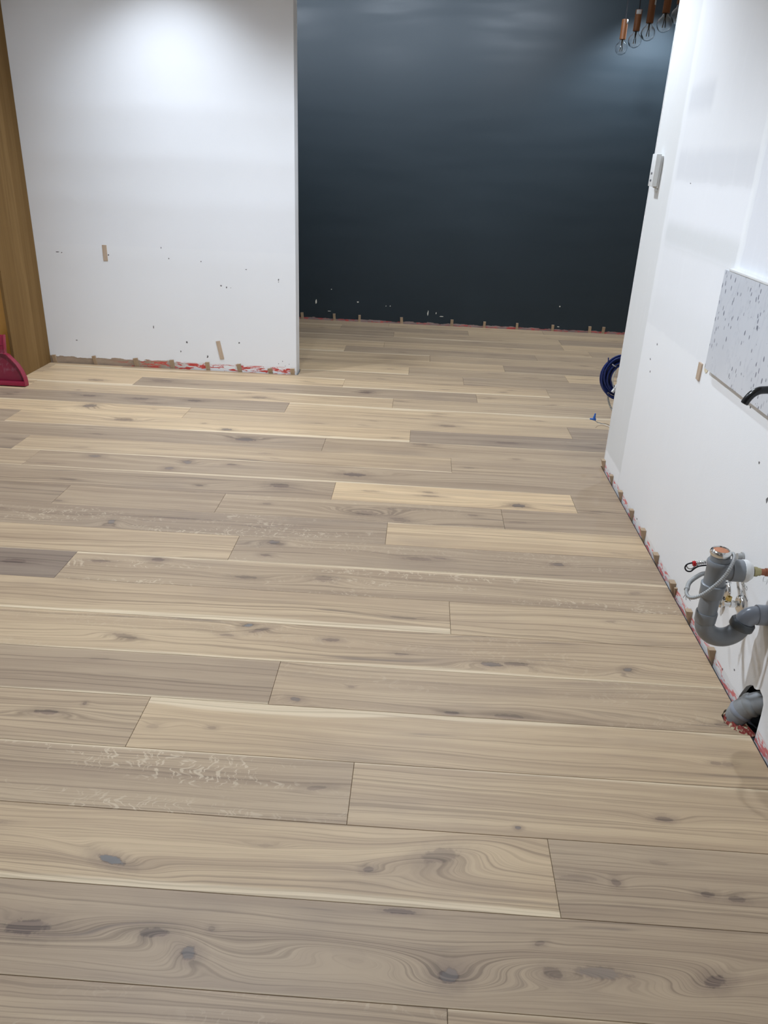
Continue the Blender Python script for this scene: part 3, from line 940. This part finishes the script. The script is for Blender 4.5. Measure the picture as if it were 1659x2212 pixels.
# ------------------------------------------------------------------ marble splashback
MAR, n, b = material('speckled_white_marble', (0.6, 0.61, 0.63), 0.28, 0, 0.5)
co = n.coord()
s = n.sep(co)
cl = n.noise(n.xyz(0, n.m('MULTIPLY', s[1], 5.0), n.m('MULTIPLY', s[2], 4.0)), 1.0, 4.0)
c = n.mix(cl, (0.56, 0.575, 0.605), (0.70, 0.71, 0.73))
vz = n.new('ShaderNodeTexVoronoi', feature='F1')
wy = n.m('ADD', s[1], n.m('MULTIPLY', n.noise(co, 30.0), 0.01))
n.put(vz.inputs['Vector'], n.xyz(0.0, n.m('MULTIPLY', wy, 88.0), n.m('MULTIPLY', s[2], 38.0)))
vz.inputs['Scale'].default_value = 1.0
pick = n.sep(vz.outputs['Color'])[0]
size = n.ss(n.m('ADD', pick, n.m('MULTIPLY', n.m('SUBTRACT', n.noise(co, 140.0, 2.0), 0.5), 0.5)), 0.5, 1.0, 0.0, 0.36)
spot = n.ss(n.m('SUBTRACT', size, vz.outputs['Distance']), 0.0, 0.05)
clus = n.ss(n.noise(n.xyz(3.0, n.m('MULTIPLY', s[1], 9.0), n.m('MULTIPLY', s[2], 6.0)), 1.0, 2.0), 0.34, 0.52)
c = n.mix(n.m('MULTIPLY', n.m('MULTIPLY', spot, clus), 0.85), c, (0.10, 0.11, 0.15))
vn = n.m('ABSOLUTE', n.m('SUBTRACT', n.noise(n.xyz(0, n.m('MULTIPLY', s[1], 11.0), n.m('MULTIPLY', s[2], 4.5)), 1.0, 4.0, 0.6, 0.4), 0.5))
c = n.mix(n.m('MULTIPLY', n.ss(vn, 0.0, 0.018, 1.0, 0.0), 0.22), c, (0.36, 0.38, 0.43))
n.put(b.inputs['Base Color'], c)
mar = empty('marble_splashback', (XR, 2.2, 0.862))
tag(mar, 'white marble splashback slab with dark flecks fixed to the right wall', 'splashback')
keep(box('slab', (XR - 0.024, XR - 0.001, 1.2, 2.832, 0.864, 1.206), MAR, bevel=0.0008, seg=1), mar)
keep(box('top_trim', (XR - 0.0255, XR - 0.001, 1.2, 2.790, 1.2065, 1.214), WHITEP, bevel=0.001), mar)
lathe_obj('filler_patch', (XR - 0.0005, 2.876, 0.856), (-1, 0, 0), [(0, 0), (0, 0.021), (0.0012, 0.020), (0.0016, 0)], simple('cream_filler', (0.66, 0.58, 0.42), 0.8, var=0.35, scale=60), wr, seg=14)

# ------------------------------------------------------------------ black wall spout
BLK = simple('gloss_black_metal', (0.006, 0.006, 0.007), 0.22, 0.0, 0.6, var=0.1)
sp = empty('wall_spout', (XR - 0.024, 2.2, 0.957))
tag(sp, 'black curved sink spout sticking out of the marble', 'tap')
path = [(XR - 0.025, 2.2, 0.957), (1.00, 2.2, 0.957)] + spline([(0.985, 2.2, 0.957), (0.966, 2.2, 0.954), (0.950, 2.2, 0.944), (0.939, 2.2, 0.929), (0.933, 2.2, 0.915)], 6)
keep(tube_obj('spout', path, 0.0112, BLK, seg=20), sp)
keep(lathe_obj('flange', (XR - 0.0242, 2.2, 0.957), (-1, 0, 0), [(0, 0), (0, 0.026), (0.005, 0.026), (0.007, 0.023), (0.007, 0)], BLK), sp)
keep(lathe_obj('aerator', (0.9331, 2.2, 0.9152), (-0.38, 0, -0.92), [(0, 0), (0, 0.0095), (0.002, 0.0095), (0.002, 0)], simple('aerator_grey', (0.2, 0.2, 0.2), 0.4), seg=16), sp)

# ------------------------------------------------------------------ sink trap
TY = 2.0
TX = 0.882
tr = empty('sink_trap', (TX, TY, 0.30))
tag(tr, 'grey plastic sink trap with U bend hanging off the right wall', 'pipe')
keep(lathe_obj('cap_ring', (TX - 0.002, TY, 0.529), (0, 0, 1), [(0, 0.021), (0.001, 0.026), (0.006, 0.0285), (0.012, 0.0285), (0.017, 0.026), (0.019, 0.0225), (0.0165, 0.0205), (0.0, 0.0205)], CHROME), tr)
keep(lathe_obj('cap_plug', (TX - 0.002, TY, 0.530), (0, 0, 1), [(0, 0), (0, 0.0203), (0.0145, 0.0203), (0.0150, 0.0195), (0.0150, 0)], simple('orange_plug', (0.50, 0.20, 0.10), 0.6, var=0.06)), tr)
keep(lathe_obj('neck', (TX, TY, 0.500), (0, 0, 1), [(0, 0), (0, 0.0265), (0.029, 0.0265), (0.030, 0)], PVC), tr)
keep(lathe_obj('tee_body', (TX, TY, 0.425), (0, 0, 1), [(0, 0), (0, 0.0295), (0.070, 0.0300), (0.074, 0.0325), (0.084, 0.0325), (0.088, 0.0305), (0.088, 0)], PVC), tr)
keep(lathe_obj('tee_branch', (TX + 0.012, TY, 0.484), (1, 0, 0), [(0, 0), (0, 0.029), (0.022, 0.0290), (0.024, 0.0320), (0.064, 0.0320), (0.066, 0.030), (0.066, 0)], PVC), tr)
nut = keep(lathe_obj('branch_nut', (0.950, TY, 0.484), (1, 0, 0), [(0, 0), (0, 0.0315), (0.002, 0.0332), (0.010, 0.0332), (0.014, 0.0325), (0.026, 0.0235), (0.027, 0.0150), (0.027, 0)], WHITEP, seg=20), tr)
keep(lathe_obj('brass_coupling', (0.972, TY, 0.484), (1, 0, 0), [(0, 0), (0, 0.0105), (0.010, 0.0105), (0.0105, 0.0140), (0.0165, 0.0145), (0.021, 0.0140), (0.0215, 0.0115), (0.030, 0.0115), (0.030, 0)], BRASSD, seg=10), tr)
keep(lathe_obj('copper_tail', (1.000, TY, 0.484), (1, 0, 0), [(0, 0), (0, 0.0095), (0.016, 0.0095), (0.017, 0.0118), (0.0545, 0.0118), (0.0545, 0)], COPPER, seg=18), tr)
keep(lathe_obj('slip_collar', (TX, TY, 0.398), (0, 0, 1), [(0, 0), (0, 0.0315), (0.002, 0.0330), (0.024, 0.0335), (0.034, 0.0345), (0.040, 0.0345), (0.042, 0.031), (0.042, 0)], PVC), tr)
keep(lathe_obj('leg_pipe', (TX, TY, 0.330), (0, 0, 1), [(0, 0), (0, 0.0272), (0.075, 0.0272), (0.075, 0)], PVC), tr)
keep(lathe_obj('socket_collar', (TX, TY, 0.312), (0, 0, 1), [(0, 0), (0, 0.0285), (0.002, 0.0300), (0.030, 0.0308), (0.033, 0.0300), (0.033, 0)], PVC), tr)
bend = []
RC = 0.0545
for q in range(25):
    t = math.radians(180 + (345 - 180) * q / 24)
    bend.append((TX + RC + RC * math.cos(t), TY, 0.315 + RC * math.sin(t)))
keep(tube_obj('u_bend', bend, 0.0278, PVC, seg=26), tr)
ex, ez = bend[-1][0], bend[-1][2]
dx, dz = 0.259, 0.966
keep(lathe_obj('union_nut', (ex - 0.004 * dx, TY, ez - 0.004 * dz), (dx, 0, dz), [(0, 0), (0, 0.0330), (0.003, 0.0350), (0.020, 0.0350), (0.024, 0.0320), (0.024, 0)], PVCD, seg=26), tr)
sx, sz = ex + 0.016 * dx, ez + 0.016 * dz
arm = [(sx, TY, sz)]
for q in range(1, 11):
    t = math.radians(165 - (165 - 88) * q / 10)
    arm.append((sx + 0.034 * (math.cos(t) - math.cos(math.radians(165))), TY, sz + 0.034 * (math.sin(t) - math.sin(math.radians(165)))))
arm.append((XR - 0.0005, TY, arm[-1][2] + 0.001))
keep(tube_obj('outlet_elbow', arm, 0.0270, PVC2, seg=26), tr)
keep(lathe_obj('elbow_socket', (1.024, TY, arm[-1][2] + 0.0005), (1, 0, 0), [(0, 0), (0, 0.0295), (0.002, 0.0302), (0.030, 0.0302), (0.030, 0)], PVC2), tr)

# ------------------------------------------------------------------ flexible conduits behind and around the trap


def corrugated(pts, r_out, r_in, pitch, n=24):
    path = spline(pts, n)
    out = [path[0]]
    # resample evenly
    L = [0.0]
    for i in range(1, len(path)):
        L.append(L[-1] + (path[i] - path[i - 1]).length)
    total = L[-1]
    k = max(6, int(total / pitch) * 4)
    res, rad = [], []
    j = 0
    for q in range(k + 1):
        d = total * q / k
        while j < len(L) - 2 and L[j + 1] < d:
            j += 1
        f = (d - L[j]) / max(1e-9, L[j + 1] - L[j])
        res.append(path[j].lerp(path[j + 1], f))
        rad.append((r_out, r_out, r_in, r_in)[q % 4])
    return res, rad


cd = empty('flexible_conduit', (XR, 2.14, 0.43))
tag(cd, 'grey ribbed flexible conduit looping round the front of the sink trap', 'conduit')
p1 = [(XR - 0.0005, 2.250, 0.345), (1.01, 2.20, 0.362), (0.935, 2.125, 0.405), (0.892, 2.10, 0.417), (0.863, 2.08, 0.414), (0.834, 2.05, 0.410), (0.819, 2.02, 0.405)]
ps, rd = corrugated(p1, 0.0068, 0.0056, 0.0062)
keep(tube_obj('outer_sleeve', ps, rd, GREYP, seg=12), cd)
keep(lathe_obj('sleeve_end', (0.820, 2.023, 0.4053), (-0.38, -0.76, -0.12), [(0, 0), (0, 0.0075), (0.008, 0.0075), (0.009, 0.006), (0.009, 0)], GREYP, seg=16), cd)
p2 = [(0.819, 2.02, 0.405), (0.8115, 2.0, 0.402), (0.813, 1.98, 0.401), (0.822, 1.965, 0.408), (0.842, 1.957, 0.426), (0.866, 1.954, 0.456), (0.885, 1.954, 0.485), (0.897, 1.957, 0.512), (0.911, 1.978, 0.531), (0.920, 2.01, 0.531), (0.921, 2.03, 0.520)]
ps, rd = corrugated(p2, 0.0055, 0.0045, 0.0058)
keep(tube_obj('inner_sleeve', ps, rd, GREYP, seg=12), cd)
for q, e_ in enumerate(((0.806, 2.0, 0.386), (0.812, 1.992, 0.383), (0.822, 1.985, 0.385))):
    keep(tube_obj('loose_wire', spline([(0.812, 2.0, 0.400), (0.808 + 0.004 * q, 2.0, 0.393), e_], 5), 0.0007, BLACKP, seg=6), cd)

cw = empty('capped_cable', (XR, 2.16, 0.46))
tag(cw, 'short grey conduit with red bushing and looped black and white wires behind trap', 'cable')
ps, rd = corrugated([(XR - 0.0005, 2.225, 0.386), (1.01, 2.19, 0.398), (0.935, 2.12, 0.442), (0.895, 2.10, 0.456), (0.858, 2.10, 0.448)], 0.0062, 0.0052, 0.0058)
keep(tube_obj('sleeve', ps, rd, CHROME, seg=12), cw)
bm = bmesh.new()
lathe(bm, (0.860, 2.10, 0.4485), (-1, 0, -0.2), [(0, 0), (0, 0.0065), (0.003, 0.0092), (0.005, 0.0070), (0.008, 0.0088), (0.010, 0.006), (0.010, 0)], seg=10)
keep(from_bm('red_bushing', bm, REDP), cw)
wp = [(0.855, 2.10, 0.448), (0.848, 2.10, 0.449), (0.836, 2.10, 0.444), (0.831, 2.10, 0.433), (0.838, 2.10, 0.422), (0.850, 2.10, 0.421), (0.860, 2.10, 0.432), (0.872, 2.10, 0.440), (0.894, 2.10, 0.444), (0.93, 2.12, 0.432), (1.01, 2.185, 0.388), (XR - 0.0005, 2.222, 0.374)]
keep(tube_obj('black_wire', spline(wp, 8), 0.0023, BLACKP, seg=10), cw)
wq = [(x + 0.004, y + 0.006, z + 0.006 * (1 if z < 0.44 else -0.3)) for x, y, z in wp]
keep(tube_obj('white_wire', spline(wq, 8), 0.0018, WHITEP, seg=10), cw)

# ------------------------------------------------------------------ water stop valves on the wall
def valve(y, z, ln, label, detail):
    v = empty('stop_valve', (XR, y, z))
    tag(v, label, 'valve', 'stop valves below the sink')
    keep(lathe_obj('escutcheon', (XR - 0.0005, y, z), (-1, 0, 0), [(0, 0), (0, 0.030), (0.003, 0.0295), (0.007, 0.026), (0.010, 0.017), (0.010, 0)], CHROME, seg=30), v)
    keep(lathe_obj('coupling', (XR - 0.009, y, z), (-1, 0, 0), [(0, 0), (0, 0.0105), (0.012, 0.0105), (0.0125, 0.0125), (0.024, 0.0125), (0.0245, 0.009), (0.025, 0)], CHROME, seg=8), v)
    keep(lathe_obj('valve_body', (XR - 0.033, y, z), (-1, 0, 0), [(0, 0), (0, 0.0095), (ln, 0.0095), (ln + 0.001, 0.008), (ln + 0.001, 0)], CHROME, seg=20), v)
    if detail:
        keep(lathe_obj('stem', (XR - 0.040, y, z + 0.006), (0, 0, 1), [(0, 0), (0, 0.006), (0.010, 0.006), (0.010, 0)], CHROME, seg=16), v)
        keep(lathe_obj('brass_nut', (XR - 0.040, y, z + 0.012), (0, 0, 1), [(0, 0), (0, 0.0090), (0.001, 0.0098), (0.012, 0.0098), (0.013, 0.009), (0.0128, 0.0048), (0.006, 0.0045), (0.006, 0)], BRASS, seg=6), v)
    return v


valve(2.172, 0.277, 0.020, 'chrome stop valve with brass nut beside the trap outlet elbow', True)
v1 = valve(2.284, 0.262, 0.030, 'chrome stop valve half hidden behind the grey trap', False)
bm = bmesh.new()
lathe(bm, (1.045, 2.284, 0.212), (0, 0, -1), [(-0.020, 0.006), (-0.014, 0.0075), (-0.009, 0.0135), (0.0, 0.0165), (0.009, 0.0135), (0.0165, 0.0)], 20)
keep(from_bm('drain_knob', bm, CHROME, smooth=True), v1)
clip = empty('conduit_clip', (XR, 2.24, 0.411))
tag(clip, 'small grey metal conduit clip on the wall above the white nut', 'clip')
keep(lathe_obj('stub', (XR - 0.0005, 2.235, 0.411), (-1, 0, 0), [(0, 0), (0, 0.016), (0.004, 0.016), (0.005, 0.012), (0.018, 0.012), (0.018, 0)], GREYP, seg=16), clip)

# handwriting on the plaster
INK = simple('black_marker_ink', (0.03, 0.03, 0.035), 0.8, var=0.2)
for body, sz_, y, z, tl in (('LEFT', 0.0125, 2.293, 0.292, 0), ('COLD', 0.0185, 2.205, 0.333, 0.05), ('WATE', 0.0150, 2.223, 0.308, 0.02), ('NO', 0.0110, 2.186, 0.320, -1.2), ('METER', 0.0105, 2.164, 0.310, -0.05), ('( . )', 0.020, 2.078, 0.418, 0.1)):
    place_text_mesh(body, sz_, (XR - 0.0003, y, z), 'handwriting', INK, wr, 0.0, tl)

# ------------------------------------------------------------------ waste pipe in the floor
dr = empty('waste_pipe', (1.045, 1.95, -0.014))
tag(dr, 'grey waste pipe elbow rising through the floor into the broken wall hole', 'pipe')
GYP = simple('dusty_grey_pvc', (0.27, 0.28, 0.285), 0.5, var=0.25, scale=45)
el = spline([(1.029, 1.963, -0.030), (1.029, 1.962, -0.005), (1.033, 1.959, 0.022), (1.046, 1.952, 0.050), (1.066, 1.943, 0.072), (1.092, 1.933, 0.088), (1.150, 1.918, 0.100)], 6)
keep(tube_obj('elbow', el, 0.0335, GYP, seg=28), dr)
keep(tube_obj('socket_ring', el[12:16], [0.0337, 0.0362, 0.0365, 0.0340], PVC2, seg=28), dr)
keep(tube_obj('wall_ring', el[19:24], [0.0337, 0.0368, 0.0372, 0.0372, 0.0340], GYP, seg=28), dr)
RAG, n, b = material('torn_red_membrane', (0.4, 0.1, 0.07), 0.85, 0, 0.2)
co = n.coord()
rn = n.noise(co, 70.0, 3.0, 0.6)
c = n.mix(n.ss(rn, 0.42, 0.50), (0.58, 0.50, 0.33), (0.30, 0.055, 0.045))
c = n.mix(n.ss(rn, 0.62, 0.70), c, (0.40, 0.16, 0.12))
n.put(b.inputs['Base Color'], c)
bm = bmesh.new()
rg = random.Random(8)
inner, outer = [], []
for q in range(25):
    t = math.radians(78 + (292 - 78) * q / 24)
    k1 = 0.0350 + rg.uniform(-0.001, 0.003)
    k2 = 0.0560 + rg.uniform(-0.004, 0.004)
    inner.append(bm.verts.new((1.030 + k1 * math.cos(t), 1.960 + k1 * math.sin(t), 0.003 + rg.uniform(-0.004, 0.007))))
    outer.append(bm.verts.new((HOLE_C[0] + k2 * math.cos(t), HOLE_C[1] + k2 * math.sin(t), -0.0135 + rg.uniform(0, 0.006))))
for q in range(24):
    bm.faces.new((inner[q], inner[q + 1], outer[q + 1], outer[q]))
rag = from_bm('membrane_collar', bm, RAG)
md = rag.modifiers.new('thickness', 'SOLIDIFY')
md.thickness = 0.002
keep(rag, dr)

# ------------------------------------------------------------------ remote in a holder near the corner
rm = empty('wall_remote', (XR, 3.955, 1.43))
tag(rm, 'white remote control in a wall holder at the corner of the right wall', 'remote')
keep(box('holder', (XR - 0.010, XR - 0.0005, 3.928, 3.998, 1.425, 1.560), WHITEP, bevel=0.002), rm)
keep(box('remote_body', (XR - 0.034, XR - 0.0105, 3.924, 3.994, 1.432, 1.568), WHITEP, bevel=0.003), rm)
for z in (1.452, 1.482):
    keep(box('button', (XR - 0.0352, XR - 0.0335, 3.948, 3.970, z, z + 0.009), simple('button_grey', (0.12, 0.12, 0.13), 0.5), bevel=0.0006, seg=1), rm)
keep(lathe_obj('hook', (XR - 0.0005, 3.945, 1.418), (-1, 0, 0), [(0, 0), (0, 0.010), (0.010, 0.010), (0.011, 0)], WHITEP, seg=16), rm)

# ------------------------------------------------------------------ pendant lamps in the hall
CORD = simple('black_braided_cord', (0.008, 0.008, 0.012), 0.7)
WOODH, n, b = material('warm_turned_wood', (0.3, 0.13, 0.05), 0.5, 0, 0.4)
s = n.sep(n.coord())
gr = n.noise(n.xyz(n.m('MULTIPLY', s[0], 120.0), n.m('MULTIPLY', s[1], 120.0), n.m('MULTIPLY', s[2], 8.0)), 1.0, 3.0)
n.put(b.inputs['Base Color'], n.mix(gr, (0.130, 0.046, 0.014), (0.250, 0.098, 0.034)))
SILV = simple('silver_sticker', (0.55, 0.56, 0.57), 0.35, var=0.25, scale=160)
GLASS, n, b = material('clear_bulb_glass', (1, 1, 1), 0.0, 0, 0.5)
b.inputs['Transmission Weight'].default_value = 1.0
b.inputs['IOR'].default_value = 1.45
n.put(b.inputs['Base Color'], n.mix(n.noise(n.coord(), 5.0), (0.97, 0.98, 0.98), (1, 1, 1)))
FILA = simple('pale_filament', (0.60, 0.50, 0.36), 0.6)
LX = 1.45
ly_ = [7.15, 6.71, 6.33, 5.92, 5.60]
PL = ['clear globe pendant lamp with wooden holder hanging furthest left', 'clear globe pendant lamp with silver sticker facing the room, second from left',
      'clear globe pendant lamp with wooden holder, middle of the row', 'clear globe pendant lamp with wooden holder, second from the wall edge', 'clear globe pendant lamp mostly hidden behind the right wall edge']


def bulb_profile(R, t):
    """globe with a neck; hanging down from z=0 at the collar"""
    pr = []
    zc = -(0.022 + math.sqrt(R * R - 0.019 ** 2) * 1.0)
    pr.append((0.0, 0.0150 - t))
    pr.append((-0.008, 0.0160 - t))
    a0 = math.asin(0.024 / R)
    for q in range(0, 19):
        a = a0 + (math.pi - a0) * q / 18
        r = (R - t) * math.sin(a)
        pr.append((zc + (R - t) * math.cos(a), r if q < 18 else 0.0))
    return pr, zc


for i, y in enumerate(ly_):
    zb = 2.343                       # centre of the globe
    R = 0.0475
    pr, zc = bulb_profile(R, 0.0)
    pi_, _z = bulb_profile(R, 0.0012)
    ztop = zb - zc                   # collar height
    L = empty('pendant_lamp', (LX, y, zb))
    tag(L, PL[i], 'pendant lamp', 'globe pendants in the hall')
    keep(tube_obj('cord', [(LX, y, ztop + 0.125), (LX, y, CEIL - 0.02)], 0.0042, CORD, seg=10), L)
    keep(lathe_obj('ceiling_rose', (LX, y, CEIL - 0.026), (0, 0, 1), [(0, 0), (0, 0.045), (0.025, 0.048), (0.0255, 0)], CORD), L)
    h_ = keep(lathe_obj('socket', (LX, y, ztop - 0.006), (0, 0, 1), [(0, 0), (0, 0.0225), (0.001, 0.0238), (0.133, 0.0238), (0.134, 0.0225), (0.134, 0)], WOODH), L)
    ang = (2.9, -1.75, -0.35, -0.55, -0.5)[i] if i != 0 else -0.35
    bm = bmesh.new()
    vs = []
    for zz in (ztop + 0.098, ztop + 0.125):
        vs.append([bm.verts.new((LX + 0.0241 * math.cos(ang + k * 0.16), y + 0.0241 * math.sin(ang + k * 0.16), zz)) for k in range(-5, 6)])
    for k in range(10):
        bm.faces.new((vs[0][k], vs[0][k + 1], vs[1][k + 1], vs[1][k]))
    st = from_bm('sticker', bm, SILV, smooth=True)
    mdd = st.modifiers.new('thickness', 'SOLIDIFY')
    mdd.thickness = 0.0004
    keep(st, L)
    bm = bmesh.new()
    lathe(bm, (LX, y, ztop), (0, 0, 1), pr, 32)
    lathe(bm, (LX, y, ztop), (0, 0, 1), pi_, 32)
    me = bpy.data.meshes.new('bulb')
    bmesh.ops.recalc_face_normals(bm, faces=bm.faces)
    # inner skin faces inwards
    bm.faces.ensure_lookup_table()
    nf = len(bm.faces) // 2
    for f in bm.faces[:]:
        c0 = f.calc_center_median() - Vector((LX, y, zb))
        out = f.normal.dot(c0) > 0
        want = f.index < nf
        if out != want:
            f.normal_flip()
    bm.to_mesh(me)
    bm.free()
    for p in me.polygons:
        p.use_smooth = True
    gb = keep(link('bulb', me, GLASS), L)
    bm = bmesh.new()
    tube(bm, [(LX, y, ztop - 0.004), (LX, y, zb + 0.020)], [0.008, 0.004], 10)
    for k in range(4):
        t = math.pi / 4 + k * math.pi / 2
        tube(bm, [(LX + 0.006 * math.cos(t), y + 0.006 * math.sin(t), zb + 0.022), (LX + 0.012 * math.cos(t), y + 0.012 * math.sin(t), zb - 0.020)], 0.0016, 8)
    fl = from_bm('filament', bm, FILA)
    fl.parent = gb
    fl['kind'] = 'stuff'

# ------------------------------------------------------------------ blue cable coil on the wall face round the corner
BLUE = simple('navy_blue_cable', (0.007, 0.020, 0.115), 0.36, var=0.2, scale=30)
cc = empty('cable_coil', (1.115, YE + 0.1, 0.47))
tag(cc, 'coil of blue cable hanging round the corner of the right wall', 'cable coil')
rc = random.Random(21)
CXc, CYc, CZc = 1.108, YE + 0.135, 0.475
for k in range(20):
    rad = 0.070 + 0.042 * (k % 5) / 4 + rc.uniform(-0.004, 0.004)
    yy = CYc - 0.022 + 0.012 * (k // 5) + rc.uniform(-0.003, 0.003)
    ox, oz = rc.uniform(-0.006, 0.006), rc.uniform(-0.006, 0.006)
    tl = rc.uniform(-0.12, 0.12)
    pts = []
    for q in range(41):
        t = 2 * math.pi * q / 40
        rr = rad * (1 + 0.03 * math.sin(2 * t + k))
        pts.append((CXc + ox + rr * 0.93 * math.cos(t), yy + tl * rr * math.sin(t + k), CZc + oz + 1.04 * rr * math.sin(t)))
    keep(tube_obj('cable_loop', pts, 0.0042, BLUE, seg=8), cc)
keep(tube_obj('cable_end', spline([(1.045, CYc - 0.02, 0.53), (1.022, CYc - 0.022, 0.545), (1.018, CYc - 0.024, 0.565), (1.0165, CYc - 0.024, 0.578)], 6), 0.0034, BLUE, seg=8), cc)
keep(tube_obj('tie', spline([(1.040, CYc - 0.03, 0.545), (1.050, CYc - 0.034, 0.538), (1.062, CYc - 0.030, 0.533)], 5), 0.0035, simple('grey_tie', (0.3, 0.3, 0.32), 0.5), seg=8), cc)
for k, (ax, az) in enumerate(((1.066, 0.405), (1.078, 0.428), (1.082, 0.465))):
    p = box('plug', (-0.007, 0.007, -0.006, 0.006, -0.011, 0.011), WHITEP, bevel=0.0015)
    p.parent = cc
    p.location = Vector((ax - cc.location.x, CYc - 0.045 - cc.location.y, az - cc.location.z))
    p.rotation_euler = (0.3 * k, 0.6 - 0.5 * k, 0.3)
keep(tube_obj('grey_lead', spline([(1.07, CYc - 0.02, 0.52), (1.056, CYc - 0.03, 0.47), (1.068, CYc - 0.03, 0.42), (1.09, CYc - 0.04, 0.40), (1.13, YE + 0.001, 0.39)], 8), 0.003, simple('pale_lead', (0.55, 0.55, 0.52), 0.5), seg=8), cc)
ps, rd = corrugated([(1.046, CYc - 0.01, 0.385), (1.052, CYc - 0.012, 0.35), (1.066, CYc - 0.02, 0.315), (1.082, CYc - 0.04, 0.293), (1.115, YE + 0.001, 0.28)], 0.0062, 0.0040, 0.009)
STRIPE, n, b = material('ribbed_steel_sleeve', (0.45, 0.45, 0.42), 0.35, 0.6)
n.put(b.inputs['Base Color'], n.mix(n.noise(n.coord(), 90.0), (0.30, 0.30, 0.28), (0.55, 0.54, 0.50)))
keep(tube_obj('ribbed_sleeve', ps, rd, STRIPE, seg=10), cc)

wc = empty('wire_connectors', (1.08, YE + 0.05, 0.22))
tag(wc, 'two blue twist-on wire connectors on thin wires poking out past the corner', 'wire connector')
YC = YE + 0.125
BLU2 = simple('bright_blue_plastic', (0.02, 0.11, 0.42), 0.45, var=0.08)
for (dirv, o_) in (((0.10, 0, 1.0), (0.994, YC, 0.234)), ((-1.0, 0, 0.08), (1.000, YC, 0.228))):
    bm = bmesh.new()
    lathe(bm, o_, dirv, [(-0.004, 0), (-0.004, 0.0070), (0.006, 0.0068), (0.018, 0.0048), (0.028, 0.0042), (0.030, 0.0)], 12)
    keep(from_bm('connector', bm, BLU2, smooth=True), wc)
keep(tube_obj('white_wire', spline([(1.000, YC, 0.226), (1.010, YC, 0.214), (1.028, YC - 0.01, 0.209), (1.05, YC - 0.03, 0.211), (1.075, YE + 0.001, 0.222)], 8), 0.0013, WHITEP, seg=8), wc)
keep(tube_obj('black_wire', spline([(0.998, YC, 0.226), (1.008, YC, 0.216), (1.035, YC - 0.02, 0.213), (1.055, YC - 0.04, 0.218), (1.08, YE + 0.001, 0.226)], 8), 0.0012, BLACKP, seg=8), wc)
keep(tube_obj('brown_wire', spline([(1.010, YC, 0.180), (1.022, YC - 0.01, 0.196), (1.045, YC - 0.03, 0.205), (1.075, YE + 0.001, 0.218)], 8), 0.0009, simple('brown_insulation', (0.22, 0.15, 0.11), 0.6), seg=8), wc)
keep(box('wire_entry', (1.0600, 1.090, YE + 0.0005, YE + 0.03, 0.212, 0.232), WHITEP, bevel=0.002), wc)

# ------------------------------------------------------------------ chips and scuffs
chips('plaster_chips', [(-2.60, 0.80, 0.012, 0.004), (-2.57, 0.797, 0.006, 0.004), (-2.233, 0.795, 0.006, 0.006), (-1.95, 0.30, 0.004, 0.012), (-1.80, 0.79, 0.004, 0.005),
                        (-1.85, 0.86, 0.003, 0.007), (-1.435, 0.62, 0.006, 0.006), (-1.395, 0.61, 0.005, 0.008), (-1.365, 0.608, 0.003, 0.003), (-1.02, 0.68, 0.005, 0.006), (-1.02, 0.665, 0.004, 0.003),
                        (-1.57, 0.78, 0.004, 0.004), (-1.25, 0.74, 0.006, 0.003), (-1.71, 0.20, 0.006, 0.008), (-1.32, 0.215, 0.006, 0.007), (-1.76, 0.13, 0.006, 0.008), (-1.56, 0.10, 0.007, 0.010),
                        (-2.54, 0.175, 0.009, 0.003), (-1.03, 0.075, 0.004, 0.003), (-0.98, 0.06, 0.003, 0.003), (-1.00, 0.095, 0.003, 0.004), (-0.95, 0.075, 0.003, 0.003)], DKCHIP, wl, ('Y', YL))
chips('paint_chips', [(-1.03, 0.175, 0.007, 0.024), (-0.62, 0.19, 0.010, 0.006), (-0.88, 0.30, 0.006, 0.004), (-0.30, 0.165, 0.005, 0.006), (-0.34, 0.165, 0.004, 0.006), (0.075, 0.115, 0.006, 0.026),
                      (0.155, 0.12, 0.004, 0.010), (0.21, 0.09, 0.022, 0.003), (-0.9, 0.09, 0.016, 0.003), (1.35, 0.24, 0.006, 0.006), (-0.6, 0.06, 0.006, 0.006), (2.05, 1.31, 0.006, 0.006), (1.36, 0.045, 0.012, 0.004)], LTCHIP, wb, ('Y', YB))
chips('plaster_chips', [(2.438, 0.838, 0.004, 0.004), (2.285, 0.709, 0.005, 0.004), (2.178, 0.632, 0.006, 0.010), (2.176, 0.026, 0.004, 0.004), (3.47, 1.46, 0.006, 0.003), (3.52, 0.80, 0.006, 0.005), (3.58, 0.72, 0.007, 0.004),
                        (3.55, 0.67, 0.005, 0.004), (2.10, 0.08, 0.004, 0.004), (3.93, 0.02, 0.01, 0.003), (3.34, 0.03, 0.006, 0.004), (2.872, 0.848, 0.006, 0.007), (2.880, 0.868, 0.006, 0.004)], DKCHIP, wr, ('X', XR))
